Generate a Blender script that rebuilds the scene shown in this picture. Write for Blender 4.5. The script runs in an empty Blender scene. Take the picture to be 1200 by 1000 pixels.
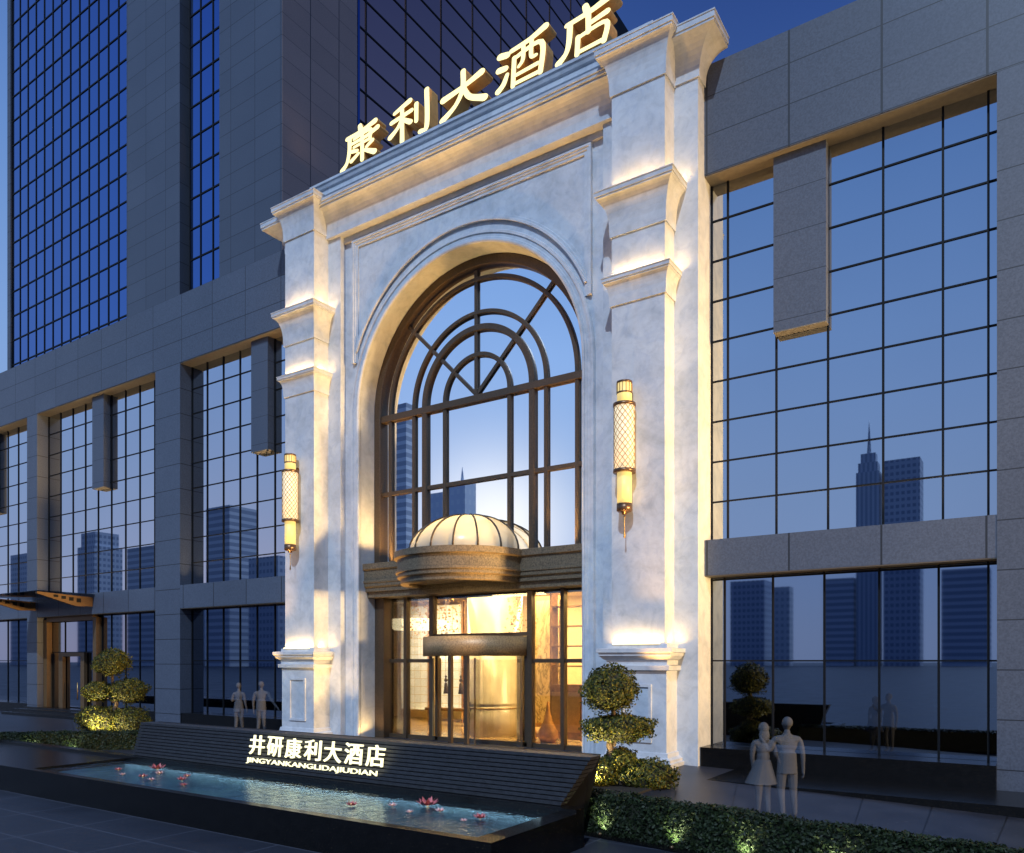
import bpy, bmesh, math, random
from mathutils import Vector, Matrix, noise
random.seed(7)
R = math.radians
SC = bpy.context.scene
COL = SC.collection
K = 0.8116            # everything below is written in facade modules; K turns them into metres at the end

# ------------------------------------------------------------------ camera
CA = math.atan(605/910.4)
cam = bpy.data.cameras.new('camera'); camo = bpy.data.objects.new('camera', cam); COL.objects.link(camo)
cam.sensor_width = 36; cam.lens = 910.4/1200*36; cam.shift_y = 274.5/1200
cam.clip_start = .1; cam.clip_end = 6000
camo.location = (0, 0, 3.45*K); camo.rotation_euler = (R(90), 0, CA)
SC.camera = camo
# ------------------------------------------------------------------ sky
w = bpy.data.worlds.new('World'); SC.world = w; w.use_nodes = True
nt = w.node_tree; nt.nodes.clear()
def N(t, **k):
    n = nt.nodes.new(t)
    for a, b in k.items(): setattr(n, a, b)
    return n
def L(a, b): nt.links.new(a, b)
tc = N('ShaderNodeTexCoord'); sep = N('ShaderNodeSeparateXYZ'); L(tc.outputs['Generated'], sep.inputs[0])
def ramp(stops):
    r = N('ShaderNodeValToRGB'); e = r.color_ramp.elements
    e[0].position, e[0].color = stops[0][0], stops[0][1]+(1,)
    e[1].position, e[1].color = stops[-1][0], stops[-1][1]+(1,)
    for p, c in stops[1:-1]:
        q = e.new(p); q.color = c+(1,)
    L(sep.outputs['Z'], r.inputs[0]); return r
bright = ramp([(0,(.38,.5,.74)),(.1,(.34,.48,.78)),(.2,(.32,.48,.8)),(.36,(.26,.45,.84)),(.5,(.18,.36,.76)),(.66,(.1,.22,.6)),(1,(.03,.08,.3))])
dark = ramp([(0,(.18,.27,.48)),(.1,(.14,.24,.48)),(.3,(.08,.17,.42)),(.5,(.045,.11,.34)),(.65,(.02,.058,.24)),(1,(.015,.035,.15))])
vd = N('ShaderNodeVectorMath', operation='DOT_PRODUCT'); L(tc.outputs['Generated'], vd.inputs[0]); vd.inputs[1].default_value = (-.78,-.62,0)
mr = N('ShaderNodeMapRange', interpolation_type='SMOOTHSTEP'); L(vd.outputs['Value'], mr.inputs[0])
mr.inputs[1].default_value = -.35; mr.inputs[2].default_value = .95
mx = N('ShaderNodeMix', data_type='RGBA'); L(mr.outputs[0], mx.inputs[0]); L(dark.outputs[0], mx.inputs[6]); L(bright.outputs[0], mx.inputs[7])
gd = Vector((-.57,-.82,.17)).normalized()
vg = N('ShaderNodeVectorMath', operation='DOT_PRODUCT'); L(tc.outputs['Generated'], vg.inputs[0]); vg.inputs[1].default_value = gd
pw = N('ShaderNodeMath', operation='POWER'); L(vg.outputs['Value'], pw.inputs[0]); pw.inputs[1].default_value = 260
gl = N('ShaderNodeMix', data_type='RGBA', blend_type='ADD'); L(pw.outputs[0], gl.inputs[0]); L(mx.outputs[2], gl.inputs[6]); gl.inputs[7].default_value = (.75,.62,.36,1)
sky = N('ShaderNodeTexSky', sky_type='NISHITA', sun_disc=False); sky.sun_elevation = R(2); sky.sun_rotation = R(230); sky.altitude = 50
b1 = N('ShaderNodeBackground'); L(gl.outputs[2], b1.inputs[0]); b1.inputs[1].default_value = 1.0
b2 = N('ShaderNodeBackground'); L(sky.outputs[0], b2.inputs[0]); b2.inputs[1].default_value = .012
ad = N('ShaderNodeAddShader'); L(b1.outputs[0], ad.inputs[0]); L(b2.outputs[0], ad.inputs[1])
wo = N('ShaderNodeOutputWorld'); L(ad.outputs[0], wo.inputs[0])
# ------------------------------------------------------------------ sun
sl = bpy.data.lights.new('sun', 'SUN'); sl.energy = 2.9; sl.angle = R(.5); sl.color = (.64,.8,1)
so = bpy.data.objects.new('sun', sl); COL.objects.link(so)
so.rotation_euler = Vector((-.35,1,-1.06)).to_track_quat('-Z','Y').to_euler()
SC.view_settings.view_transform = 'Standard'; SC.view_settings.look = 'None'
SC.view_settings.exposure = 0; SC.view_settings.gamma = 1
SC.cycles.max_bounces = 8; SC.cycles.sample_clamp_indirect = 4; SC.cycles.transparent_max_bounces = 24
SC.cycles.use_denoising = True; SC.cycles.caustics_reflective = False; SC.cycles.caustics_refractive = False

# ------------------------------------------------------------------ materials
class MT:
    def __init__(s, name):
        s.m = bpy.data.materials.new(name); s.m.use_nodes = True; s.t = s.m.node_tree; s.b = s.t.nodes['Principled BSDF']
        s.out = s.t.nodes['Material Output']
    def n(s, t, **k):
        x = s.t.nodes.new(t)
        for a, b in k.items(): setattr(x, a, b)
        return x
    def l(s, a, b): s.t.links.new(a, b)
    def pos(s):
        if not hasattr(s, '_p'): s._p = s.n('ShaderNodeNewGeometry').outputs['Position']
        return s._p
    def noise(s, scale, detail=3, rough=.55, vec=None, dist=0, stretch=None):
        x = s.n('ShaderNodeTexNoise'); x.inputs['Scale'].default_value = scale; x.inputs['Detail'].default_value = detail
        x.inputs['Roughness'].default_value = rough; x.inputs['Distortion'].default_value = dist
        v = vec or s.pos()
        if stretch:
            mp = s.n('ShaderNodeMapping'); mp.inputs['Scale'].default_value = stretch; s.l(v, mp.inputs[0]); v = mp.outputs[0]
        s.l(v, x.inputs['Vector']); return x.outputs[0]
    def ramp(s, fac, stops):
        r = s.n('ShaderNodeValToRGB'); e = r.color_ramp.elements
        def c4(c): return tuple(c)+(1,) if len(c) == 3 else c
        e[0].position, e[0].color = stops[0][0], c4(stops[0][1]); e[1].position, e[1].color = stops[-1][0], c4(stops[-1][1])
        for p, c in stops[1:-1]:
            q = e.new(p); q.color = c4(c)
        s.l(fac, r.inputs[0]); return r.outputs[0]
    def math(s, op, a, b=None, c=None):
        x = s.n('ShaderNodeMath', operation=op)
        for i, v in enumerate((a, b, c)):
            if v is None: continue
            if isinstance(v, (int, float)): x.inputs[i].default_value = v
            else: s.l(v, x.inputs[i])
        return x.outputs[0]
    def mix(s, f, a, b, mode='MIX'):
        x = s.n('ShaderNodeMix', data_type='RGBA', blend_type=mode)
        for i, v in ((0, f), (6, a), (7, b)):
            if isinstance(v, (int, float)): x.inputs[i].default_value = v
            elif isinstance(v, tuple): x.inputs[i].default_value = v+(1,) if len(v) == 3 else v
            else: s.l(v, x.inputs[i])
        return x.outputs[2]
    def bump(s, h, st=.3, d=.02):
        x = s.n('ShaderNodeBump'); x.inputs['Strength'].default_value = st; x.inputs['Distance'].default_value = d
        s.l(h, x.inputs['Height']); s.l(x.outputs[0], s.b.inputs['Normal'])
    def set(s, col=None, rough=None, metal=None, spec=None, em=None, es=None):
        def p(k, v):
            if isinstance(v, tuple): v = v+(1,) if len(v) == 3 else v
            if isinstance(v, (int, float, tuple)): s.b.inputs[k].default_value = v
            else: s.l(v, s.b.inputs[k])
        if col is not None: p('Base Color', col)
        if rough is not None: p('Roughness', rough)
        if metal is not None: p('Metallic', metal)
        if spec is not None: p('Specular IOR Level', spec)
        if em is not None: p('Emission Color', em)
        if es is not None: p('Emission Strength', es)
        return s.m
    def seam(s, axis, period, off, width):
        "1 on a joint line every period along world axis (0,1,2), positions in modules"
        sp = s.n('ShaderNodeSeparateXYZ'); s.l(s.pos(), sp.inputs[0])
        v = s.math('DIVIDE', s.math('SUBTRACT', sp.outputs[axis], (off-period/2)*K), period*K)
        fr = s.math('ABSOLUTE', s.math('SUBTRACT', s.math('FRACT', v), .5))
        return s.math('LESS_THAN', fr, width*K/2/(period*K))
    def cell(s, axis, period, off):
        sp = s.n('ShaderNodeSeparateXYZ'); s.l(s.pos(), sp.inputs[0])
        return s.math('FLOOR', s.math('DIVIDE', s.math('SUBTRACT', sp.outputs[axis], off*K), period*K))

def m_stone():
    t = MT('limestone')
    n1 = t.noise(.55, 6, .62, dist=1.2); n2 = t.noise(3.2, 5, .6, dist=.6); n3 = t.noise(.9, 7, .7, dist=2.5)
    c = t.ramp(n1, [(.3,(.42,.445,.47)),(.5,(.52,.54,.56)),(.7,(.6,.61,.61))])
    c = t.mix(.55, c, t.ramp(n2, [(.3,(.7,.7,.7)),(.55,(1,1,1))]), 'MULTIPLY')
    v = t.math('ABSOLUTE', t.math('SUBTRACT', n3, .5))
    c = t.mix(t.math('MULTIPLY', t.math('LESS_THAN', v, .0045), .22), c, (.36,.33,.3))
    c = t.mix(.6, c, t.ramp(t.noise(1.6, 6, .7, dist=1.8), [(.36,(.74,.8,.9)),(.5,(.96,.98,1)),(.62,(1,1,1))]), 'MULTIPLY')
    c = t.mix(1.0, c, (.97,.99,1.03), 'MULTIPLY')
    t.bump(n2, .12, .02)
    return t.set(c, .55)
def m_clad(name, px, ox, pz, oz, wx=.03, wz=.03, base=.08, ax=0, speck=True, seamcol=(.012,.014,.02), tint=None):
    t = MT(name)
    n1 = t.noise(26, 2, .6); n2 = t.noise(.35, 3)
    c = t.ramp(n1, [(.35,(base*.82,)*3),(.5,(base,)*3),(.68,(base*1.2,base*1.19,base*1.17))]) if speck else t.ramp(n1, [(.3,(base*.9,)*3),(.7,(base*1.1,)*3)])
    c = t.mix(.5, c, t.ramp(n2, [(.35,(.8,.82,.85)),(.65,(1,1,1))]), 'MULTIPLY')
    c = t.mix(1.0, c, (.84,1.0,1.38), 'MULTIPLY')
    if tint: c = t.mix(1.0, c, tint, 'MULTIPLY')
    hs = None
    if px:
        cell = t.n('ShaderNodeCombineXYZ'); t.l(t.cell(ax,px,ox), cell.inputs[0])
        if pz: t.l(t.cell(2,pz,oz), cell.inputs[2])
        wn = t.n('ShaderNodeTexWhiteNoise'); t.l(cell.outputs[0], wn.inputs[0])
        c = t.mix(.55, c, t.ramp(wn.outputs[0], [(0,(.8,.8,.8)),(1,(1.05,1.05,1.05))]), 'MULTIPLY')
        hs = t.seam(ax, px, ox, wx)
    if pz:
        s2 = t.seam(2, pz, oz, wz); hs = t.math('MAXIMUM', hs, s2) if hs is not None else s2
    if hs is not None: c = t.mix(hs, c, seamcol)
    return t.set(c, .5)
def m_plain(name, col, rough=.5, metal=0, spec=.5, var=.12, scale=8, bump=0):
    t = MT(name); n = t.noise(scale, 4)
    lo = tuple(x*(1-var) for x in col); hi = tuple(min(1, x*(1+var)) for x in col)
    if bump: t.bump(n, bump, .01)
    return t.set(t.ramp(n, [(.3,lo),(.7,hi)]), rough, metal, spec)
def m_emit(name, col, st):
    t = MT(name); return t.set(tuple(c*.5 for c in col), .5, em=col, es=st)
def m_mirror(name, tint, rough=.015, wob=.0):
    t = MT(name); n = t.noise(.25, 2)
    c = t.ramp(n, [(.3,tuple(x*.96 for x in tint)),(.7,tint)])
    if wob:
        t.bump(t.noise(.8, 1), wob, .02)
    return t.set(c, rough, 1.0)
def m_pane(name, tint, gloss=.12, rough=.01):
    t = MT(name); t.t.nodes.remove(t.b)
    tr = t.n('ShaderNodeBsdfTransparent'); tr.inputs[0].default_value = tint+(1,)
    gs = t.n('ShaderNodeBsdfGlossy'); gs.inputs['Roughness'].default_value = rough; gs.inputs[0].default_value = (.9,.95,1,1)
    fr = t.n('ShaderNodeFresnel'); fr.inputs[0].default_value = 1.5
    f = t.math('MINIMUM', t.math('ADD', fr.outputs[0], gloss), .9)
    mx = t.n('ShaderNodeMixShader'); t.l(f, mx.inputs[0]); t.l(tr.outputs[0], mx.inputs[1]); t.l(gs.outputs[0], mx.inputs[2])
    t.l(mx.outputs[0], t.out.inputs[0]); return t.m
def m_granite_black():
    t = MT('black_granite'); n = t.noise(45, 3, .7); n2 = t.noise(7, 3)
    c = t.ramp(n, [(.5,(.0035,.0035,.004)),(.66,(.01,.009,.008)),(.72,(.14,.1,.05))])
    c = t.mix(.5, c, t.ramp(n2, [(.4,(.4,.4,.4)),(.6,(1,1,1))]), 'MULTIPLY')
    return t.set(c, .25, spec=.3)
def m_paving():
    t = MT('granite_paving'); n = t.noise(.5, 5); n2 = t.noise(30, 3)
    c = t.ramp(n, [(.3,(.016,.019,.029)),(.7,(.03,.034,.048))])
    c = t.mix(.5, c, t.ramp(n2, [(.3,(.65,.65,.65)),(.7,(1.2,1.2,1.2))]), 'MULTIPLY')
    s = t.math('MAXIMUM', t.seam(0, 2.4, .3, .03), t.seam(1, 1.2, .1, .03))
    c = t.mix(t.math('MULTIPLY', s, .9), c, (.075,.082,.11))
    wn = t.n('ShaderNodeTexVoronoi'); wn.inputs['Scale'].default_value = .9; t.l(t.pos(), wn.inputs[0])
    c = t.mix(t.math('LESS_THAN', wn.outputs['Distance'], .06), c, (.006,.007,.01))
    return t.set(c, t.ramp(n, [(.3,(.38,)*3),(.7,(.55,)*3)]), spec=.35)
def m_drive():
    t = MT('driveway_paving'); n = t.noise(1.1, 5); n2 = t.noise(9, 4)
    c = t.ramp(n, [(.3,(.014,.016,.024)),(.7,(.03,.033,.045))])
    c = t.mix(t.math('GREATER_THAN', n2, .68), c, (.07,.075,.09))
    sp = t.n('ShaderNodeSeparateXYZ'); t.l(t.pos(), sp.inputs[0])
    a = t.math('ARCTAN2', t.math('ADD', sp.outputs[0], 0.9), t.math('SUBTRACT', sp.outputs[1], 1.0))
    v = t.math('ABSOLUTE', t.math('SUBTRACT', t.math('FRACT', t.math('MULTIPLY', a, 13)), .5))
    c = t.mix(t.math('LESS_THAN', v, .012), c, (.003,.003,.004))
    return t.set(c, .4, spec=.4)
def m_leaf(name, a, b, c3, sc=2.2):
    t = MT(name)
    n = t.noise(sc, 4); n2 = t.noise(24, 2)
    c = t.ramp(n2, [(.3,a),(.5,b),(.7,c3)]); c = t.mix(.5, c, t.ramp(n, [(.35,(.45,.45,.45)),(.65,(1.2,1.2,1.2))]), 'MULTIPLY')
    return t.set(c, .6, spec=.3)
def m_water():
    t = MT('pool_water'); t.t.nodes.remove(t.b)
    tr = t.n('ShaderNodeBsdfTransparent'); tr.inputs[0].default_value = (.72,.92,.97,1)
    gs = t.n('ShaderNodeBsdfGlossy'); gs.inputs['Roughness'].default_value = .06; gs.inputs[0].default_value = (.8,.9,1,1)
    fr = t.n('ShaderNodeFresnel'); fr.inputs[0].default_value = 1.33
    h = t.math('ADD', t.noise(5, 3, dist=.6), t.math('MULTIPLY', t.noise(16, 2), .4))
    bp = t.n('ShaderNodeBump'); bp.inputs['Strength'].default_value = .7; bp.inputs['Distance'].default_value = .03; t.l(h, bp.inputs['Height'])
    t.l(bp.outputs[0], gs.inputs['Normal']); t.l(bp.outputs[0], fr.inputs['Normal'])
    mx = t.n('ShaderNodeMixShader'); t.l(t.math('MULTIPLY', fr.outputs[0], .5), mx.inputs[0]); t.l(tr.outputs[0], mx.inputs[1]); t.l(gs.outputs[0], mx.inputs[2])
    t.l(mx.outputs[0], t.out.inputs[0]); return t.m
def m_person():
    t = MT('pale_translucent_figure'); n = t.noise(3, 3)
    t.set(t.ramp(n, [(.3,(.12,.13,.155)),(.7,(.15,.16,.185))]), .9, spec=0)
    tr = t.n('ShaderNodeBsdfTransparent'); geo = t.n('ShaderNodeNewGeometry')
    mx = t.n('ShaderNodeMixShader'); f = t.math('MULTIPLY', t.math('SUBTRACT', 1, geo.outputs['Backfacing']), .42)
    t.l(f, mx.inputs[0]); t.l(tr.outputs[0], mx.inputs[1]); t.l(t.b.outputs[0], mx.inputs[2]); t.l(mx.outputs[0], t.out.inputs[0]); return t.m
def m_marble():
    t = MT('veined_marble'); n = t.noise(.9, 6, .65, dist=3, stretch=(1,1,.45))
    c = t.ramp(n, [(.3,(.75,.6,.35)),(.46,(.55,.42,.2)),(.5,(.18,.13,.05)),(.55,(.6,.48,.25)),(.75,(.8,.68,.42))])
    return t.set(c, .2)
def m_skyline(name, wall, win, pz, px, fz=.5, fx=.6, lit=0):
    t = MT(name)
    g = t.n('ShaderNodeTexCoord'); sp = t.n('ShaderNodeSeparateXYZ'); t.l(g.outputs['Object'], sp.inputs[0])
    a = t.math('LESS_THAN', t.math('FRACT', t.math('DIVIDE', sp.outputs[2], pz)), fz)
    h = t.math('ADD', sp.outputs[0], sp.outputs[1])
    b = t.math('LESS_THAN', t.math('FRACT', t.math('DIVIDE', h, px)), fx) if px else 1.0
    f = t.math('MULTIPLY', a, b)
    c = t.mix(f, wall, win)
    return t.set(c, .4)

M = {}
M['stone'] = m_stone()
M['clad_fascia_left'] = m_clad('granite_fascia_left', 2.45, -32.43, 1.13, 18.22, .035, .035, .088)
M['clad_pier_left'] = m_clad('granite_pier_left', None, 0, 1.245, 18.22, .035, .035, .092)
M['clad_fascia_right'] = m_clad('granite_fascia_right', 2.43, -3.29, 1.17, 18.25, .06, .03, .08)
M['clad_pier_right'] = m_clad('granite_pier_right', None, 0, 1.25, 18.22, .03, .03, .08)
M['clad_fin'] = m_clad('granite_fin', None, 0, 1.245, 18.35, .02, .02, .085)
M['clad_beam'] = m_clad('granite_beam', 2.42, -3.3, None, 0, .05, .02, .095)
M['clad_tower'] = m_clad('granite_tower_front', 1.86, -29.6, 1.06, 30.0, .03, .03, .075, speck=False)
M['clad_tower_warmlit'] = m_clad('granite_tower_side_warmlit', 1.9, 24.5, 1.06, 30.0, .045, .018, .14, ax=1, speck=False, tint=(1.9,1.25,.9))  # brown copy of the tower cladding: warm side light put into its tint
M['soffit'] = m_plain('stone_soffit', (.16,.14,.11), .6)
M['mullion'] = m_plain('black_mullion', (.004,.0045,.006), .6, 0, .2)
M['glass_upper'] = m_mirror('blue_glass', (.49,.53,.6), .012)
M['glass_lower'] = m_mirror('dark_glass', (.28,.33,.43), .02)
M['glass_tower'] = m_mirror('deep_blue_glass', (.08,.17,.42), .02)
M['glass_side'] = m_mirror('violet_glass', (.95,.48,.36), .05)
M['glass_arch'] = m_mirror('clear_reflecting_glass', (.93,.95,.97), .01)
M['bronze'] = m_plain('dark_bronze', (.075,.05,.03), .45, .35, var=.25, scale=25)
M['bronze_band'] = m_plain('brushed_bronze_stone', (.13,.098,.06), .62, .1, var=.5, scale=22)
M['door_bronze'] = m_plain('warm_bronze_header', (.3,.2,.1), .45, .2, var=.35, scale=25)
M['gold'] = m_plain('aged_brass', (.42,.27,.11), .4, .8)
M['brown_frame'] = m_plain('brown_metal_frame', (.15,.085,.035), .5, .3)
M['pane'] = m_pane('entrance_glass', (.94,.93,.9), .03)
t = MT('frosted_dome_glass'); t.set((.85,.8,.68), .25)
_tl = t.n('ShaderNodeBsdfTranslucent'); _tl.inputs[0].default_value = (.9,.82,.62,1); _mx = t.n('ShaderNodeMixShader'); _mx.inputs[0].default_value = .6
t.l(t.b.outputs[0], _mx.inputs[1]); t.l(_tl.outputs[0], _mx.inputs[2])
_tr = t.n('ShaderNodeBsdfTransparent'); _m2 = t.n('ShaderNodeMixShader'); _m2.inputs[0].default_value = .82
t.l(_tr.outputs[0], _m2.inputs[1]); t.l(_mx.outputs[0], _m2.inputs[2]); t.l(_m2.outputs[0], t.out.inputs[0]); M['dome_glass'] = t.m
M['granite'] = m_granite_black()
M['paving'] = m_paving(); M['drive'] = m_drive()
M['slat'] = m_plain('charcoal_slat', (.03,.031,.037), .5, .1, var=.3, scale=12)
M['water'] = m_water()
t = MT('pool_tile'); n_ = t.noise(1.3, 5, dist=.8)
M['tile'] = t.set(t.ramp(n_, [(.3,(.008,.035,.05)),(.5,(.03,.1,.13)),(.75,(.12,.2,.17))]), .6)
M['soil'] = m_plain('dark_soil', (.012,.01,.008), .9)
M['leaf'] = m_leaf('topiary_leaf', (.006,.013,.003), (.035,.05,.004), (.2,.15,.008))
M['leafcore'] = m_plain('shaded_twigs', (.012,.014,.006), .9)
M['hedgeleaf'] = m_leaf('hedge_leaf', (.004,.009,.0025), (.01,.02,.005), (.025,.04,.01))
M['bark'] = m_plain('bark', (.09,.06,.035), .85, var=.4, scale=20, bump=.4)
M['person'] = m_person()
M['char_face'] = m_emit('lit_acrylic', (1,.84,.36), 1.5)
M['char_side'] = m_plain('bronze_letter_side', (.85,.45,.12), .5, .1)
M['text_face'] = m_emit('lit_letter', (1,.93,.55), 1.5)
M['lamp_glow'] = m_emit('lamp_bulb', (1,.75,.35), 18)
M['strip'] = m_emit('led_strip', (1,.8,.45), 3)
M['shade'] = m_emit('warm_glass_tube', (.98,.72,.26), .72)
M['shade_core'] = m_emit('warm_patterned_glass', (1,.82,.55), .78)
M['collar'] = m_plain('bronze_collar', (.14,.085,.05), .35, .7, var=.3, scale=40)
M['lobby_wall'] = m_plain('cream_wall', (.78,.66,.42), .5, var=.06)
M['lobby_floor'] = m_plain('polished_floor', (.55,.4,.2), .12, var=.3, scale=1.5)
M['lobby_panel'] = m_clad('quilted_panel', .42, 0, .42, 0, .02, .02, .75, speck=False, seamcol=(.5,.4,.22))
M['wood'] = m_plain('walnut', (.22,.12,.05), .4, var=.4, scale=6)
M['column'] = m_plain('marble_column', (.7,.64,.5), .2, var=.18, scale=2)
M['marble'] = m_marble()
M['dark'] = m_plain('dark_ornament', (.03,.018,.01), .5)
M['petal'] = m_plain('pink_petal', (.5,.13,.14), .5, var=.3)
M['petal_pale'] = m_plain('pale_petal', (.8,.5,.48), .5)
M['stamen'] = m_emit('lit_stamen', (1,.7,.3), 1.2)
M['asphalt'] = m_plain('asphalt', (.02,.022,.028), .8)
M['vase'] = m_plain('amber_vase', (.4,.2,.07), .15, .1, var=.5, scale=3)

# ------------------------------------------------------------------ mesh helpers
class MB:
    def __init__(s): s.v = []; s.f = []; s.sm = []
    def quad(s, *p, sm=False):
        i = len(s.v); s.v += [tuple(q) for q in p]; s.f.append(tuple(range(i, i+len(p)))); s.sm.append(sm)
    def box(s, x0, x1, y0, y1, z0, z1):
        i = len(s.v)
        s.v += [(x,y,z) for z in (z0,z1) for (x,y) in ((x0,y0),(x1,y0),(x1,y1),(x0,y1))]
        for f in ((0,3,2,1),(4,5,6,7),(0,1,5,4),(1,2,6,5),(2,3,7,6),(3,0,4,7)):
            s.f.append(tuple(i+k for k in f)); s.sm.append(False)
        return s
    def rings(s, rings, closed=True, cap0=True, cap1=True, sm=True):
        i = len(s.v); n = len(rings[0])
        for r in rings: s.v += [tuple(p) for p in r]
        for a in range(len(rings)-1):
            for b in range(n if closed else n-1):
                c = (b+1) % n
                s.f.append((i+a*n+b, i+a*n+c, i+(a+1)*n+c, i+(a+1)*n+b)); s.sm.append(sm)
        if cap0 and closed: s.f.append(tuple(i+k for k in reversed(range(n)))); s.sm.append(False)
        if cap1 and closed: s.f.append(tuple(i+(len(rings)-1)*n+k for k in range(n))); s.sm.append(False)
        return s
    def lathe(s, cx, cy, prof, n=32, a0=0, a1=2*math.pi, sm=True, flat=False):
        full = abs(a1-a0-2*math.pi) < 1e-6
        m = n if full else n+1
        rg = [[(cx+r*math.cos(a0+(a1-a0)*k/n), cy+r*math.sin(a0+(a1-a0)*k/n), z) for k in range(m)] for r, z in prof]
        return s.rings(rg, full, sm=sm)
    def tube(s, pts, rad, n=8, sm=True):
        P = [Vector(p) for p in pts]; rg = []
        if isinstance(rad, (int, float)): rad = [rad]*len(P)
        up = Vector((0,0,1))
        for i, p in enumerate(P):
            d = (P[min(i+1,len(P)-1)]-P[max(i-1,0)]).normalized()
            u = d.cross(up) if abs(d.z) < .95 else d.cross(Vector((1,0,0)))
            u.normalize(); v = d.cross(u).normalized()
            rg.append([p+rad[i]*(math.cos(2*math.pi*k/n)*u+math.sin(2*math.pi*k/n)*v) for k in range(n)])
        return s.rings(rg, True, sm=sm)
    def wrap(s, x0, x1, yf, yb, prof, left=True, right=True):
        "moulding profile [(out, z)] run round the left, front and right of a rectangular pier"
        rg = []
        for p, z in prof:
            r = []
            if left: r.append((x0-p, yb, z))
            r.append((x0-(p if left else 0), yf-p, z)); r.append((x1+(p if right else 0), yf-p, z))
            if right: r.append((x1+p, yb, z))
            rg.append(r)
        for a in range(len(rg)-1):
            for b in range(len(rg[0])-1): s.quad(rg[a][b], rg[a][b+1], rg[a+1][b+1], rg[a+1][b])
        return s
    def sweep(s, path, prof, closed_prof=True):
        "path: [(x,z,nx,nz)] in the facade plane with outward normal; prof [(out, y)]"
        rg = [[(x+nx*r, y, z+nz*r) for r, y in prof] for x, z, nx, nz in path]
        return s.rings(rg, closed_prof, closed_prof, closed_prof, sm=False)
    def build(s, name, mat, parent=None):
        me = bpy.data.meshes.new(name); me.from_pydata(s.v, [], s.f); me.update()
        me.polygons.foreach_set('use_smooth', s.sm)
        bm = bmesh.new(); bm.from_mesh(me); bmesh.ops.remove_doubles(bm, verts=bm.verts, dist=1e-5)
        bmesh.ops.recalc_face_normals(bm, faces=bm.faces); bm.to_mesh(me); bm.free()
        me.materials.append(mat if not isinstance(mat, str) else M[mat])
        o = bpy.data.objects.new(name, me); COL.objects.link(o); o.parent = parent
        return o
def tag(o, label=None, cat=None, group=None, kind=None):
    if label: o['label'] = label
    if cat: o['category'] = cat
    if group: o['group'] = group
    if kind: o['kind'] = kind
    return o
def thing(name, label, cat, group=None, loc=(0,0,0), rz=0):
    o = bpy.data.objects.new(name, None); COL.objects.link(o); o.location = loc; o.rotation_euler = (0,0,rz)
    return tag(o, label, cat, group)
def box(name, mat, parent, *b): return MB().box(*b).build(name, mat, parent)
def copy_tree(o, parent=None):
    c = o.copy(); COL.objects.link(c); c.parent = parent
    for ch in [q for q in bpy.data.objects if q.parent == o]: copy_tree(ch, c)
    return c
def cove(p, z0, z1, lip=.1, n=8):
    "cavetto cornice: small fillet, concave sweep outwards, stepped lip"
    a = [(0,z0),(.05,z0),(.05,z0+.05),(.06,z0+.18)]
    zc = z1-lip*2.2
    for k in range(1, n+1):
        t = k/n*math.pi/2
        a.append((.06+(p-.09)*(1-math.cos(t)), z0+.18+(zc-z0-.18)*math.sin(t)))
    a += [(p-.03,zc+lip*.6),(p+.0,zc+lip*.6),(p,z1-lip*.3),(p+.02,z1-lip*.3),(p+.02,z1),(-.05,z1+.01)]
    return a
LIGHTS = []
def area(name, loc, target, sx, sy, energy, col, parent=None, spread=None):
    l = bpy.data.lights.new(name, 'AREA'); l.shape = 'RECTANGLE'; l.size = sx*K; l.size_y = sy*K; l.energy = energy; l.color = col
    if spread: l.spread = R(spread)
    o = bpy.data.objects.new(name, l); COL.objects.link(o); o.location = loc
    o.rotation_euler = (Vector(target)-Vector(loc)).to_track_quat('-Z','Y').to_euler(); o.parent = parent
    return o
def spot(name, loc, target, energy, col, size=60, blend=.6, rad=.08, parent=None):
    l = bpy.data.lights.new(name, 'SPOT'); l.spot_size = R(size); l.spot_blend = blend; l.energy = energy; l.color = col; l.shadow_soft_size = rad
    o = bpy.data.objects.new(name, l); COL.objects.link(o); o.location = loc
    o.rotation_euler = (Vector(target)-Vector(loc)).to_track_quat('-Z','Y').to_euler(); o.parent = parent
    return o
WARM = (1,.6,.2)

# ------------------------------------------------------------------ ground
tag(MB().box(-1900,1900,-1900,1900,-.4,0).build('ground','paving'), kind='structure')
g = MB()
xs = [-120,-45,-8.6,-4,0,60]; zz = [.3,.3,.3,.17,.02,.02]
for i in range(5):
    g.quad((xs[i],14.6,zz[i]),(xs[i+1],14.6,zz[i+1]),(xs[i+1],24.6,zz[i+1]),(xs[i],24.6,zz[i]))
    g.quad((xs[i],14.6,0),(xs[i+1],14.6,0),(xs[i+1],14.6,zz[i+1]),(xs[i],14.6,zz[i]))
tag(g.build('driveway','drive'), kind='structure')

# ------------------------------------------------------------------ window grid
def curtain(parent, x0, x1, z0, z1, Y, xs, zs, glass, axis=0, wv=.055, wh=.045):
    f = MB(); d = .035
    def bx(a0,a1,c0,c1,p):
        if axis == 0: f.box(a0,a1,Y-d-p,Y-.003,c0,c1)
        else: f.box(Y+.003,Y+d+p,a0,a1,c0,c1)
    for x in xs: bx(x-wv/2, x+wv/2, z0, z1, .004)
    for z in zs: bx(x0, x1, z-wh/2, z+wh/2, 0)
    fo = f.build('window', 'mullion', parent)
    g = MB()
    if axis == 0: g.box(x0,x1,Y,Y+.06,z0,z1)
    else: g.box(Y-.06,Y,x0,x1,z0,z1)
    g.build('glass', glass, fo)
    return fo
YB, YG = 22.96, 23.57
def zrows(z0, z1): return [z for z in [17.08-1.245*k for k in range(9)] if z0 < z < z1]

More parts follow.
